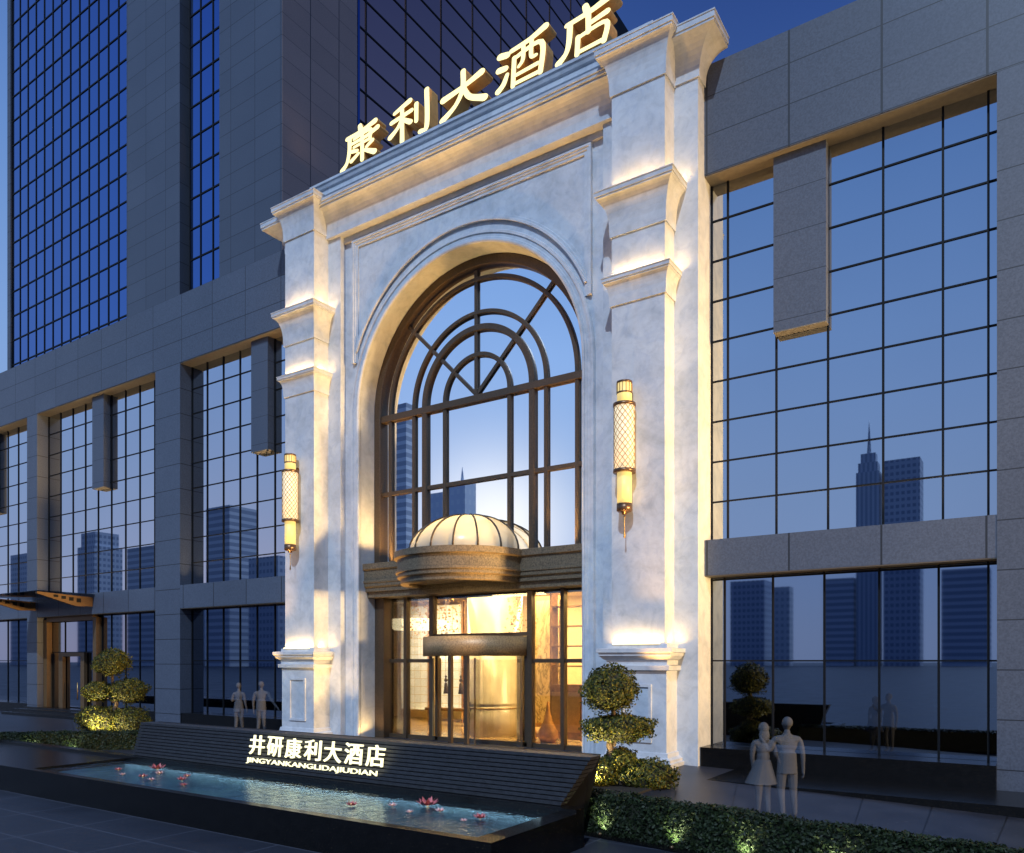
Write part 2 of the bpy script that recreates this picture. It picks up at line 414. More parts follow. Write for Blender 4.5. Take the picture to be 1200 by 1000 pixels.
# ------------------------------------------------------------------ right wing
rw = thing('office_wing', 'dark granite wing with one wide blue window right of the stone portal', 'building')
m = MB()
m.box(-8.22, 30, YB, 30, 18.22, 21.55)                       # fascia
m.build('fascia', 'clad_fascia_right', rw)
MB().box(-.655, 3.4, YB, 30, 0, 18.22).build('pier', 'clad_pier_right', rw)
MB().box(3.4, 30, YB, 30, 0, 18.22).build('wall', 'clad_pier_right', rw)
MB().box(-8.22, -.66, YB+.004, 23.9, 6.04, 7.12).build('beam', 'clad_beam', rw)
MB().box(-8.24, -.66, YB+.02, 23.9, 18.19, 18.222).build('soffit', 'soffit', rw)
MB().box(-8.24, -.66, YB+.02, 23.5, 6.015, 6.041).build('soffit', 'soffit', rw)
f_ = MB().box(-6.22, -4.76, 23.2, 23.56, 13.08, 18.19).build('fin', 'clad_fin', rw)
MB().box(-6.22, -4.76, 23.2, 23.56, 13.05, 13.079).build('fin_soffit', 'soffit', f_)
xr = [-7.69,-6.23,-4.78,-3.34,-1.89,-.86]
curtain(rw, -8.23, -.66, 7.12, 18.19, YG, [-8.2]+xr, zrows(7.2,18.1), 'glass_upper')
curtain(rw, -8.23, -.66, .86, 6.04, YG, [-8.2]+[x-.1 for x in xr[:-1]]+[-.86], [3.45, 5.95], 'glass_lower')
area('soffit_fill', (-4.4, 23.2, 7.2), (-4.4, 23.15, 18), 7, .1, 70, (1,.7,.38), rw, spread=80)  # added warm fill for soffits and jambs, no lamp modelled here
area('soffit_fill', (-4.4, 23.1, .92), (-4.4, 23.1, 6), 7, .1, 5, WARM, rw, spread=70)
MB().box(-8.2, -.66, YB-.4, 23.62, .0, .855).build('plinth', 'granite', rw)
MB().box(-7.75, 6, 20.2, YB-.4, .0, .26).build('step', 'granite', rw)
MB().box(-8.22, 30, 30, 31, 0, 21.5).build('rear_wall', 'clad_pier_right', rw)

# ------------------------------------------------------------------ left podium
lw = thing('podium_building', 'dark granite podium with tall blue windows left of the stone portal', 'building')
MB().box(-120, -24.1, YB, 24.6, 18.22, 21.6).build('fascia', 'clad_fascia_left', lw)
MB().box(-120, -24.1, 24.6, 70, 18.22, 21.0).build('roof', 'clad_pier_left', lw)
for a, b in ((-37.13,-35.01),(-50.57,-49.33),(-64.8,-62.8),(-78.9,-77.3),(-93,-91)):
    MB().box(a, b, YB, 24.2, .0, 18.22).build('pier', 'clad_pier_left', lw)
ops = [(-35.01,-24.1,[-33.74,-32.47,-31.21,-29.96,-28.71,-27.45,-26.2],-29.9,-28.74),
       (-49.33,-37.13,[-47.88,-46.48,-45.1,-43.74,-42.37,-40.97,-39.6,-38.22],-43.65,-42.48),
       (-62.8,-50.57,[-61.4,-60,-58.6,-57.2,-55.9,-54.5,-53.1,-51.7],-56.9,-55.6),
       (-77.3,-64.8,[-76,-74.6,-73.2,-71.8,-70.4,-69,-67.6,-66.2],-71.4,-70.1),
       (-91,-78.9,[-89.6,-88.2,-86.8,-85.4,-84,-82.6,-81.2,-80],-85.5,-84.2)]
for k, (a, b, mm, f0, f1) in enumerate(ops):
    MB().box(a-.02, b+.02, YB+.02, 24.2, 18.19, 18.222).build('soffit', 'soffit', lw)
    MB().box(a, b, YB+.004, 24.2, 6.05, 7.2).build('beam', 'clad_beam', lw)
    MB().box(a, b, YB+.02, 23.5, 6.025, 6.051).build('soffit', 'soffit', lw)
    fo = MB().box(f0, f1, 23.22, 23.6, 13.08, 18.19).build('fin', 'clad_fin', lw)
    MB().box(f0, f1, 23.22, 23.6, 13.05, 13.079).build('fin_soffit', 'soffit', fo)
    curtain(lw, a, b, 7.2, 18.19, 23.62, [a+.04]+mm+[b-.04], zrows(7.3,18.1), 'glass_upper')
    area('soffit_fill', ((a+b)/2, 23.2, 7.27), ((a+b)/2, 23.15, 18), (b-a)*.95, .1, (b-a)*12, (1,.7,.38), lw, spread=80)  # added fill per opening, warms the soffit and jambs above the beam
    area('soffit_fill', ((a+b)/2, 23.1, .95), ((a+b)/2, 23.1, 6), (b-a)*.9, .1, 4, WARM, lw, spread=70)
    if k == 1:
        curtain(lw, -43.4, b, .86, 6.05, 23.62, [-43.3]+mm[4:]+[b-.04], [3.45], 'glass_lower')
        MB().box(-43.4, b, 23.0, 23.66, .3, .855).build('plinth', 'granite', lw)
        e = MB()
        e.box(-49.3,-48.9,23.3,23.62,.3,5.9); e.box(-43.75,-43.4,23.3,23.62,.3,5.9); e.box(-48.9,-43.75,23.3,23.62,5.75,6.03)
        eo = e.build('door_surround', 'brown_frame', lw)
        curtain(lw, -48.9, -43.75, .3, 5.75, 23.64, [-47.4,-45.1], [3.95], 'glass_lower')
        d = MB(); d.box(-47.75,-47.3,23.42,23.6,.3,3.92); d.box(-45.3,-44.9,23.42,23.6,.3,3.92); d.box(-47.3,-45.3,23.42,23.6,3.7,3.92)
        do = d.build('door', 'brown_frame', lw); MB().tube([(-45.5,23.36,1.2),(-45.5,23.36,2.2)], .03).build('handle','gold',do)
    else:
        curtain(lw, a, b, .86, 6.05, 23.62, [a+.04]+mm+[b-.04], [3.45], 'glass_lower')
        MB().box(a, b, 23.0, 23.66, .3, .855).build('plinth', 'granite', lw)
MB().box(-120, -24.1, 26, 26.5, 0, 18.2).build('inner_wall', 'mullion', lw)
# steps to the side door
st = MB()
for k in range(3): st.box(-50.5-k*.2, -42.4+k*.2, 22.6-.5*(k+1), 22.6-.5*k, .02, .72-.18*k-.1)
st.box(-50.4, -42.5, 22.6, 23.3, .02, .7)
tag(st.build('entrance_steps', 'granite'), 'low black granite steps in front of the brown side door', 'steps')
# brown bracketed awning
aw = thing('glass_awning', 'thin glass awning on two brown perforated brackets above the side door', 'awning')
for X, lng in ((-49.6, 2.9), (-43.2, 2.9)):
    b = MB(); yb = YB-.004
    pts0 = [(yb, 6.95), (yb, 6.45), (yb-.9, 6.42), (yb-lng, 6.98), (yb-lng, 7.08)]
    b.rings([[(X-.09, y, z) for y, z in pts0], [(X+.09, y, z) for y, z in pts0]], True, sm=False)
    bo = b.build('bracket', 'brown_frame', aw)
    for q in range(4):
        y = yb-.75-q*.4; zc = 6.74+q*.055; s = .11-.015*q
        MB().box(X-.094, X+.094, y-.12, y+.12, zc-s, zc+s).build('cutout', 'mullion', bo)
MB().box(-49.9, -42.9, YB-3.0, YB-.01, 7.1, 7.13).build('glass_sheet', m_pane('awning_glass', (.72,.74,.76), .1), aw)

# ------------------------------------------------------------------ tower
tw = thing('tower_block', 'high rise tower of blue glass and dark cladding rising behind the podium', 'building')
YT, XT, ZT = 24.65, -29.5, 58.9
t0 = MB()
t0.box(-57.0, -56.56, YT, 64, 19, ZT)
t0.box(-42.68, -37.62, YT, 40, 19, ZT)
t0.box(-34.24, XT, YT, 29.6, 19, ZT)
t0.box(-56.56, -42.68, YT+.3, 64, 19, ZT)
t0.box(-37.62, -34.24, YT+.8, 40, 19, ZT)
t0.build('wall', 'clad_tower', tw)
sd = MB().box(XT+.001, XT+.03, YT+.02, 29.6, 19, ZT).build('side_wall', 'clad_tower_warmlit', tw)
MB().box(-45, XT-.3, 29.8, 64, 19, 56.2).build('core', 'mullion', tw)
MB().box(-45, XT+.02, 29.62, 64, 56.2, ZT+.3).build('roof_cap', 'mullion', tw)
rows = [30.0-1.633*6+1.633*k+.0 for k in range(0, 25)]
rows = [45.94-1.626*15+1.626*k for k in range(0, 24)]
curtain(tw, -56.56, -42.68, 19, ZT, YT+.12, [-56.53+1.07*k for k in range(14)], rows, 'glass_tower', wv=.07, wh=.08)
curtain(tw, -37.3, -34.24, 19, ZT, YT+.4, [-37.27,-36.35,-35.3,-34.27], rows, 'glass_tower', wv=.07, wh=.08)
curtain(tw, 29.78, 64, 19, 56.2, XT, [30.27+3.19*k for k in range(11)], [37.05+1.655*k for k in range(-10,12)], 'glass_side', axis=1, wv=.09, wh=.09)
MB().box(XT-.02, XT+.05, 29.62, 29.78, 19, 56.2).build('corner_trim', 'glass_tower', tw)

# ------------------------------------------------------------------ portal
po = thing('entrance_portal', 'tall pale stone entrance portal with giant arched window and warm lit lobby door', 'portal')
YC, CX, CZ, RO = 22.75, -17.38, 13.5, 5.1
# main wall with arched opening
a = MB()
xl, xr_ = -23.4, -11.35
arc = [(CX-RO*math.cos(math.pi*k/72), CZ+RO*math.sin(math.pi*k/72)) for k in range(73)]
for (x0,z0),(x1,z1) in zip(arc, arc[1:]):
    a.quad((x0,YC,z0),(x1,YC,z1),(x1,YC,21.3),(x0,YC,21.3))
a.quad((xl,YC,0),(CX-RO,YC,0),(CX-RO,YC,CZ),(xl,YC,CZ)); a.quad((xl,YC,CZ),(CX-RO,YC,CZ),(CX-RO,YC,21.3),(xl,YC,21.3))
a.quad((CX+RO,YC,0),(xr_,YC,0),(xr_,YC,CZ),(CX+RO,YC,CZ)); a.quad((CX+RO,YC,CZ),(xr_,YC,CZ),(xr_,YC,21.3),(CX+RO,YC,21.3))
path = [(CX-RO,0)]+arc+[(CX+RO,0)]
YW = 23.53
for (x0,z0),(x1,z1) in zip(path, path[1:]): a.quad((x0,YC,z0),(x1,YC,z1),(x1,YW+.6,z1),(x0,YW+.6,z0))
a.build('wall', 'stone', po)
MB().box(-25.0, -9.8, 24.7, 25.0, 18.3, 23.2).box(-25.0,-24.7,23.0,24.7,20,23.2).box(-10.1,-9.8,23.0,24.7,20,23.2).build('rear_wall', 'stone', po)
def arch_path(r0, z0, n=72, cx=CX, cz=CZ):
    p = [(cx-r0, z0, -1, 0)]
    p += [(cx-r0*math.cos(math.pi*k/n), cz+r0*math.sin(math.pi*k/n), -math.cos(math.pi*k/n), math.sin(math.pi*k/n)) for k in range(n+1)]
    return p+[(cx+r0, z0, 1, 0)]
MB().sweep(arch_path(RO, .3), [(0,YC+.02),(0,YC-.10),(.05,YC-.13),(.10,YC-.13),(.12,YC-.09),(.17,YC-.09),(.2,YC-.06),(.30,YC-.06),(.33,YC-.1),(.42,YC-.1),(.45,YC-.04),(.45,YC+.02)]).build('archivolt', 'stone', po)
# outer crescent moulding, dying into the frame
cz2, r2, hx = 13.75, 5.62, 5.45
ang = math.acos(hx/(r2+.28)); ang2 = math.acos(hx/5.62) if hx < 5.62 else 0
pp = []
for k in range(61):
    t_ = ang+(math.pi-2*ang)*k/60
    pp.append((CX-r2*math.cos(t_), cz2+r2*math.sin(t_), -math.cos(t_), math.sin(t_)))
MB().sweep(pp, [(0,YC+.02),(0,YC-.12),(.08,YC-.12),(.1,YC-.08),(.17,YC-.08),(.19,YC-.04),(.28,YC-.04),(.28,YC+.02)]).build('crescent_moulding', 'stone', po)
# rectangular frame moulding
zt = 20.45; zb = cz2+math.sqrt(max(.01, (r2+.1)**2-hx**2))
fr = [(CX-hx, zb, -1, 0), (CX-hx, zt, -1, 1), (CX+hx, zt, 1, 1), (CX+hx, zb, 1, 0)]
MB().sweep([(x+(-nx)*.28, z-(.28 if nz else 0), nx, nz) for x, z, nx, nz in fr], [(0,YC+.02),(0,YC-.06),(.1,YC-.06),(.12,YC-.1),(.18,YC-.1),(.2,YC-.14),(.28,YC-.14),(.28,YC+.02)]).build('frame_moulding', 'stone', po)
# side strips, wings
YS = 22.47
MB().box(-24.1,-23.31,YS,24,0,21.3).build('strip', 'stone', po); MB().box(-11.41,-10.6,YS,24,0,21.3).build('strip', 'stone', po)
for s in (-1, 1):
    x0, x1 = (-9.1, -8.225) if s > 0 else (-26.53, -25.6)
    wg = MB().box(x0, x1, 22.43, 24.5, 0, 21.6).build('side_wing', 'stone', po)
    c = MB().wrap(x0, x1, 22.43, YB+(1.5 if s<0 else -.003), cove(.76, 20.9, 22.1, .13), left=s<0, right=s>0)
    c.build('cornice', 'stone', wg)
# piers
ledge_z = []
for x0, x1 in ((-25.75,-24.02),(-10.72,-8.98)):
    p = MB(); yf = 21.7
    p.box(x0, x1, yf, 22.6, .3, 22.1)
    pier = p.build('pier', 'stone', po)
    def mld(name, prof): return MB().wrap(x0, x1, yf, 22.5, prof).build(name, 'stone', pier)
    mld('cornice', cove(.4, 20.85, 22.22, .12))
    mld('ledge', cove(.4, 16.5, 17.85, .1))
    sm = cove(.24, 14.37, 15.22, .08, 6); mld('ledge', [(q, z) for q, z in sm])
    # pedestal
    ped = [(0,.3),(.32,.3),(.32,.42),(.27,.44),(.27,.52),(.16,.58),(.14,.7),(.09,.72),(.09,3.15),(.2,3.17),(.22,3.3),(.12,3.33),(.12,3.46),(.2,3.5),(.3,3.6),(.3,3.68),(.36,3.7),(.36,3.82),(.12,3.84),(.12,3.95),(0,3.96)]
    mld('pedestal', ped)
    q = MB(); a0, a1, b0, b1 = x0+.38, x1-.38, 1.0, 2.75; w_ = .09; yy = yf-.09
    q.box(a0,a1,yy-.05,yy+.02,b1-w_,b1); q.box(a0,a1,yy-.05,yy+.02,b0,b0+w_); q.box(a0,a0+w_,yy-.05,yy+.02,b0+w_,b1-w_); q.box(a1-w_,a1,yy-.05,yy+.02,b0+w_,b1-w_)
    q.build('panel_moulding', 'stone', pier)
    # concealed led strips on the ledges and the warm wash they throw
    for z, out, e in ((17.86,.28,26),(15.24,.14,26),(3.97,.14,34)):
        sp = MB().box(x0+.1, x1-.1, yf-out-.03, yf-out, z-.02, z+.02)
        sp.build('light_strip', 'strip', pier)
        area('ledge_light', ((x0+x1)/2, yf-out, z+.05), ((x0+x1)/2, yf+.25, z+1), x1-x0-.1, .04, e*.5, WARM, pier)
        for sgn, xx in ((-1, x0), (1, x1)):
            area('ledge_light', (xx+sgn*out, 22.05, z+.05), (xx-sgn*.1, 22.35, z+1), .5, .04, e*.22, WARM, pier)
# entablature with deep cove
en = MB()
prof = [(0,20.5),(.1,20.5),(.1,20.72),(.42,20.74),(.42,20.86)]
for k in range(1, 9):
    t_ = k/8*math.pi/2; prof.append((.42+.5*(1-math.cos(t_)), 20.86+.86*math.sin(t_)))
prof += [(.92,21.8),(.98,21.8),(.98,21.9),(1.02,21.9),(1.02,22.0),(-.05,22.02)]
for (p0,z0),(p1,z1) in zip(prof, prof[1:]): en.quad((-24.03,YC-p0,z0),(-10.71,YC-p0,z0),(-10.71,YC-p1,z1),(-24.03,YC-p1,z1))
en.build('entablature', 'stone', po)
pa = MB().box(-24.85, -9.95, 22.72, 23.6, 21.9, 23.0).build('parapet', 'stone', po)
MB().wrap(-24.85, -9.95, 22.72, 24.6, [(0,22.72),(.05,22.72),(.07,22.8),(.11,22.82),(.11,23.02),(.18,23.05),(.24,23.2),(.27,23.2),(.27,23.3),(-.0,23.32)]).build('cap_moulding', 'stone', pa)
MB().box(-24.85, -9.95, 22.72, 24.6, 23.29, 23.315).build('coping', 'stone', pa)

# arched window
aw_ = MB(); ZS = 7.4
def ring(r0, r1, z0=ZS, y0=YW-.08, y1=YW+.12, n=60, full=True):
    P = []
    aw_.sweep([(CX-r0*1, z0, -1, 0)]+[(CX-r0*math.cos(math.pi*k/n), CZ+r0*math.sin(math.pi*k/n), -math.cos(math.pi*k/n), math.sin(math.pi*k/n)) for k in range(n+1)]+[(CX+r0, z0, 1, 0)],
              [(0,y1),(0,y0+.03),(.03,y0),(r1-r0-.03,y0),(r1-r0,y0+.03),(r1-r0,y1)])
ring(4.76, 5.1, y0=YW-.0, y1=YW+.3)
ring(4.26, 4.43, y0=YW+.13, y1=YW+.24); ring(3.0, 3.17, y0=YW+.13, y1=YW+.24); ring(2.38, 2.63, y0=YW+.1, y1=YW+.245); ring(1.42, 1.6, y0=YW+.13, y1=YW+.24)
for x0,x1,z0,z1,y0 in ((-4.76,4.76,13.22,13.47,.08),(-4.76,4.76,10.2,10.35,.14),(-.07,.07,13.47,18.2,.15)):
    aw_.box(CX+x0, CX+x1, YW+y0, YW+.23, z0, z1)
for s in (-1, 1):
    d = Vector((s*math.sin(R(45)), math.cos(R(45)))); n_ = Vector((d.y, -d.x))*.065
    q = [Vector((CX,CZ))+d*a_+n_*b_ for a_, b_ in ((.05,-1),(.05,1),(4.9,1),(4.9,-1))]
    aw_.rings([[(v.x, YW+.16, v.y) for v in q], [(v.x, YW+.23, v.y) for v in q]], True, sm=False)
win = aw_.build('arched_window', 'bronze', po)
gm = MB(); gy = YW+.25
for (x0,z0),(x1,z1) in zip(arc, arc[1:]): gm.quad((x0,gy,ZS-.1),(x1,gy,ZS-.1),(x1,gy,z1),(x0,gy,z0))
gm.build('glass', 'glass_arch', win)
MB().box(CX-5.1, CX+5.1, gy+.3, gy+.5, 5.9, 18.8).build('blind_wall', 'mullion', po)
# lintel band and drum canopy
bp = [(.0,6.25),(.12,6.25),(.12,6.4),(.2,6.45),(.2,6.58),(.24,6.6),(.24,6.68),(.2,6.7),(.2,7.1),(.28,7.14),(.28,7.36),(.2,7.38),(-.4,7.4)]
bd = MB(); yb0 = 23.15
for (p0,z0),(p1,z1) in zip(bp, bp[1:]): bd.quad((CX-5.09,yb0-p0,z0),(CX+5.09,yb0-p0,z0),(CX+5.09,yb0-p1,z1),(CX-5.09,yb0-p1,z1))
bd.box(CX-5.09, CX+5.09, 23.15, 24.4, 6.02, 6.25)
lb = bd.build('lintel_band', 'bronze_band', po)
cn = MB(); RD = 2.35
cn.lathe(CX, 22.98, [(0,6.35),(RD-.3,6.35),(RD-.3,6.22),(RD-.02,6.22)]+[(RD+(p-.12)*1.5,z) for p, z in bp[1:-1]]+[(RD-.1,7.4),(0,7.42)], 120, math.pi, 2*math.pi, sm=False)
canopy = cn.build('canopy', 'bronze_band', po)
RDm, HD, DY = 2.2, 1.42, 23.25
dm = MB(); rg = []
for i in range(13):
    e = i/12*math.pi/2*.98
    rg.append([(CX+RDm*math.cos(e)*math.cos(math.pi+math.pi*k/48), DY+RDm*math.cos(e)*math.sin(math.pi+math.pi*k/48), 7.42+HD*math.sin(e)) for k in range(49)])
dm.rings(rg, False, sm=True); dm.build('dome_glass', 'dome_glass', canopy)
for k in range(9):
    th = math.pi+math.pi*k/8
    MB().tube([(CX+RDm*1.01*math.cos(i/14*math.pi/2)*math.cos(th), DY-.02+RDm*1.01*math.cos(i/14*math.pi/2)*math.sin(th), 7.42+HD*1.01*math.sin(i/14*math.pi/2)) for i in range(15)], .035, 6).build('rib', 'bronze', canopy)
area('dome_light', (CX, DY-.8, 7.5), (CX, DY-.8, 9), 2.4, 1.0, 60, (1,.68,.28), canopy)
area('canopy_fill', (CX, 22.2, 6.19), (CX, 22.2, 0), 2.5, .8, 20, (1,.7,.32), canopy)
area('canopy_fill', (CX, 21.3, 6.15), (CX, 22.2, 3), 2.5, .3, 22, (1,.7,.32), canopy)  # added warm fill on the door header, no fixture modelled

for s in (-1, 1):
    area('jamb_fill', (CX+s*4.0, 23.1, 7.45), (CX+s*4.6, 23.1, 14), 1.2, .3, 90, WARM, win, spread=120)  # added fill that gilds the arch reveal, no fixture stands here
    area('jamb_fill', (CX+s*4.8, 22.95, .4), (CX+s*4.95, 23.0, 5), .8, .25, 12, WARM, win, spread=120)
# entrance screen
YE = 23.98
es = MB()
for o_, w_ in ((-2.3,.2),(2.3,.2),(-3.67,.14),(3.67,.14)): es.box(CX+o_-w_/2, CX+o_+w_/2, YE-.16, YE+.1, .3, 6.02)
for s in (-1, 1):
    es.box(*(sorted((CX+s*5.09, CX+s*4.6))), YE-.4, YE+.1, .3, 6.02)
    es.box(*(sorted((CX+s*4.6, CX+s*2.4))), YE-.06, YE+.06, 3.38, 3.52)
es.box(CX-2.2, CX+2.2, YE-.1, YE+.06, 4.36, 4.5); es.box(CX-4.6, CX+4.6, YE-.07, YE+.05, .3, .46)
scr = es.build('entrance_screen', 'bronze', po)
g_ = MB(); g_.box(CX-4.6, CX-2.4, YE-.01, YE+.01, .46, 6.0); g_.box(CX+2.4, CX+4.6, YE-.01, YE+.01, .46, 6.0); g_.box(CX-2.2, CX+2.2, YE-.01, YE+.01, 4.5, 6.0)
g_.build('glass', 'pane', scr)
rv = MB(); RR = 2.18
rv.lathe(CX, YE, [(RR-.12,3.62),(RR,3.62),(RR,4.34),(0,4.36)], 48, math.pi, 2*math.pi)
rv.quad(*[(CX+RR*math.cos(math.pi+math.pi*k/24), YE+RR*math.sin(math.pi+math.pi*k/24), 3.7) for k in range(25)])
dr = rv.build('revolving_door', 'door_bronze', po)
for th in (180, 275.6, 292.7, 360):
    x_, y_ = CX+(RR-.07)*math.cos(R(th)), YE+(RR-.07)*math.sin(R(th))
    MB().box(x_-.07, x_+.07, y_-.07, y_+.07, .32, 3.64).build('post', 'bronze', dr)
for a0_, a1_ in ((292.7,360),(181,190)):
    MB().lathe(CX, YE, [(RR-.08,.34),(RR-.08,3.62)], 24, R(a0_), R(a1_)).build('curved_glass', 'pane', dr)
for th in (60, 180, 300):
    d = Vector((math.cos(R(th)), math.sin(R(th)), 0)); n_ = Vector((-d.y, d.x, 0))*.02
    c0 = Vector((CX, YE+.0, 0))
    q = [c0+d*.1-n_, c0+d*1.95-n_, c0+d*1.95+n_, c0+d*.1+n_]
    lf = MB().rings([[(v.x,v.y,z) for v in q] for z in (.4,3.5)], True, sm=False).build('door_leaf', 'pane', dr)
    e_ = c0+d*1.95
    MB().box(e_.x-.025, e_.x+.025, e_.y-.025, e_.y+.025, .35, 3.55).build('leaf_edge', 'gold', lf)

# ------------------------------------------------------------------ lobby
lb_ = thing('lobby', 'warm lit hotel lobby with cream walls seen through the entrance glass', 'lobby')
x0, x1, y0, y1, z0, z1 = -30, -10.5, 24.2, 33, .3, 6.6
MB().box(x0, x1, y0, y1, z0-.2, z0+.02).build('floor', 'lobby_floor', lb_)
MB().box(x0, x1, y0, y1, z1, z1+.2).build('ceiling', 'lobby_wall', lb_)
MB().box(x0, x1, y1, y1+.2, z0, z1).box(x0-.2, x0, y0, y1, z0, z1).box(x1, x1+.2, y0, y1, z0, z1).build('wall', 'lobby_wall', lb_)
cl = MB().lathe(-18.95, 27.2, [(1.28,.32),(1.28,1.5),(1.22,1.52),(1.18,1.6),(1.24,1.65),(1.18,1.7),(1.18,z1)], 48).build('column', 'column', lb_)
MB().lathe(-18.95, 27.2, [(1.29,1.46),(1.3,1.46),(1.3,1.5),(1.29,1.5)], 48).build('ring', 'gold', cl)
for xx in (-26.9, -24.7, -22.5):
    pn = MB().box(xx-.95, xx+.95, 31.2, 31.4, .9, 6.3).build('quilted_panel', 'lobby_panel', lb_)
    MB().box(xx-1.06, xx-.96, 31.12, 31.42, .32, 6.5).box(xx+.96, xx+1.06, 31.12, 31.42, .32, 6.5).build('trim', 'wood', pn)
MB().box(-18.35, -16.95, 29.2, 29.5, .7, 6.1).build('marble_panel', 'marble', lb_)
MB().box(-18.5, -16.8, 29.45, 29.55, .5, 6.3).build('panel_frame', 'gold', lb_)
cb = MB().box(-16.1, -13.9, 27.0, 27.5, .32, 2.5).build('cabinet', 'wood', lb_)
for k in range(3): MB().box(-16.0+k*.7, -15.4+k*.7, 26.96, 27.0, .6+.0, 2.2).build('cabinet_door', 'gold', cb)
s_ = MB()
for k in range(4): s_.box(-16.1, -13.9, 27.0, 27.5, 3.2+.8*k, 3.26+.8*k)
s_.box(-16.1,-16.02,26.98,27.5,2.5,6.4); s_.box(-14.6,-14.52,26.98,27.5,2.5,6.4); s_.build('shelf', 'wood', lb_)
cv = MB().lathe(-23.6, 27.4, [(1.3,4.9),(1.6,4.9),(1.6,5.3),(1.2,5.35)], 40).build('ring_cove', 'strip', lb_)
for xx, yy in ((-24.5,28.5),(-18.5,25.3),(-18.5,29.6),(-13.5,26.5)):
    area('lobby_light', (xx, yy, 6.5), (xx, yy, 0), 3.5, 2.2, 620, (1,.7,.3), lb_)
area('floor_glow', (-24.3, 30.9, .5), (-24.3, 31.3, 3), 5, .1, 30, (1,.7,.3), lb_)
# chandelier of crystal strings
ch = thing('crystal_chandelier', 'curtain of tiny hanging crystal strings glittering high behind the door glass', 'chandelier')
for nm, rng, cnt in (('crystal_strings', (-21.9,-16.2), 420), ):
    c = MB()
    for k in range(cnt):
        X = random.choice((random.uniform(-22.6,-19.3), random.uniform(-22.6,-19.3), random.uniform(-17.0,-16.4))); Y = random.uniform(25.0,25.9)
        z = random.uniform(4.3,6.4); r = random.uniform(.018,.04)
        c.rings([[(X-r,Y-r,z),(X+r,Y-r,z),(X+r,Y+r,z),(X-r,Y+r,z)],[(X-.2*r,Y-.2*r,z+2.4*r),(X+.2*r,Y-.2*r,z+2.4*r),(X+.2*r,Y+.2*r,z+2.4*r),(X-.2*r,Y+.2*r,z+2.4*r)]], True, sm=False)
    tag(c.build(nm, 'gold', ch), kind='stuff')
MB().box(-22.7,-14.9,24.95,25.95,6.44,6.52).build('canopy_plate', 'gold', ch)
# tassels
for k, (X, lab) in enumerate(((-23.95,'dark tassel hanging leftmost of three behind the revolving door'),(-23.2,'dark tassel hanging in the middle of three behind the revolving door'),(-22.3,'dark tassel hanging rightmost of three behind the revolving door'))):
    tz = thing('tassel', lab, 'tassel', 'tassels behind the revolving door', (X, 29.2, 2.0))
    MB().lathe(0,0,[(.02,.42),(.07,.36),(.1,.1),(.13,-.12),(.02,-.12)],12).build('fringe','dark',tz)
    MB().lathe(0,0,[(.015,.42),(.09,.5),(.09,.55),(.03,.62),(.06,.7),(.01,.78)],12).build('knot','dark',tz)
    MB().tube([(0,0,.75),(0,0,4.6)], .012, 6).build('cord','dark',tz)
bn = thing('console_bench', 'low wooden console bench beneath the tassels in the lobby', 'bench', loc=(-23.1,29.6,.32))
MB().box(-1.5,1.5,-.3,.3,.72,.85).build('seat','wood',bn)
for s in (-1,1): MB().box(s*1.3-.06,s*1.3+.06,-.25,.25,0,.72).build('leg','wood',bn)
for X, Y, s, lab in ((-15.35,25.6,1,'amber teardrop glass vase on the lobby floor behind the right pane'),(-16.35,25.9,.75,'smaller amber glass vase left of the big teardrop vase')):
    v = MB().lathe(0,0,[(.0,0),(.3,.02),(.42,.22),(.38,.42),(.2,.78),(.09,1.15),(.05,1.55),(.04,1.56)],24).build('vase','vase'); v.location=(X,Y,.32); v.scale=(s,s,s)
    tag(v, lab, 'vase', 'glass vases in the lobby')

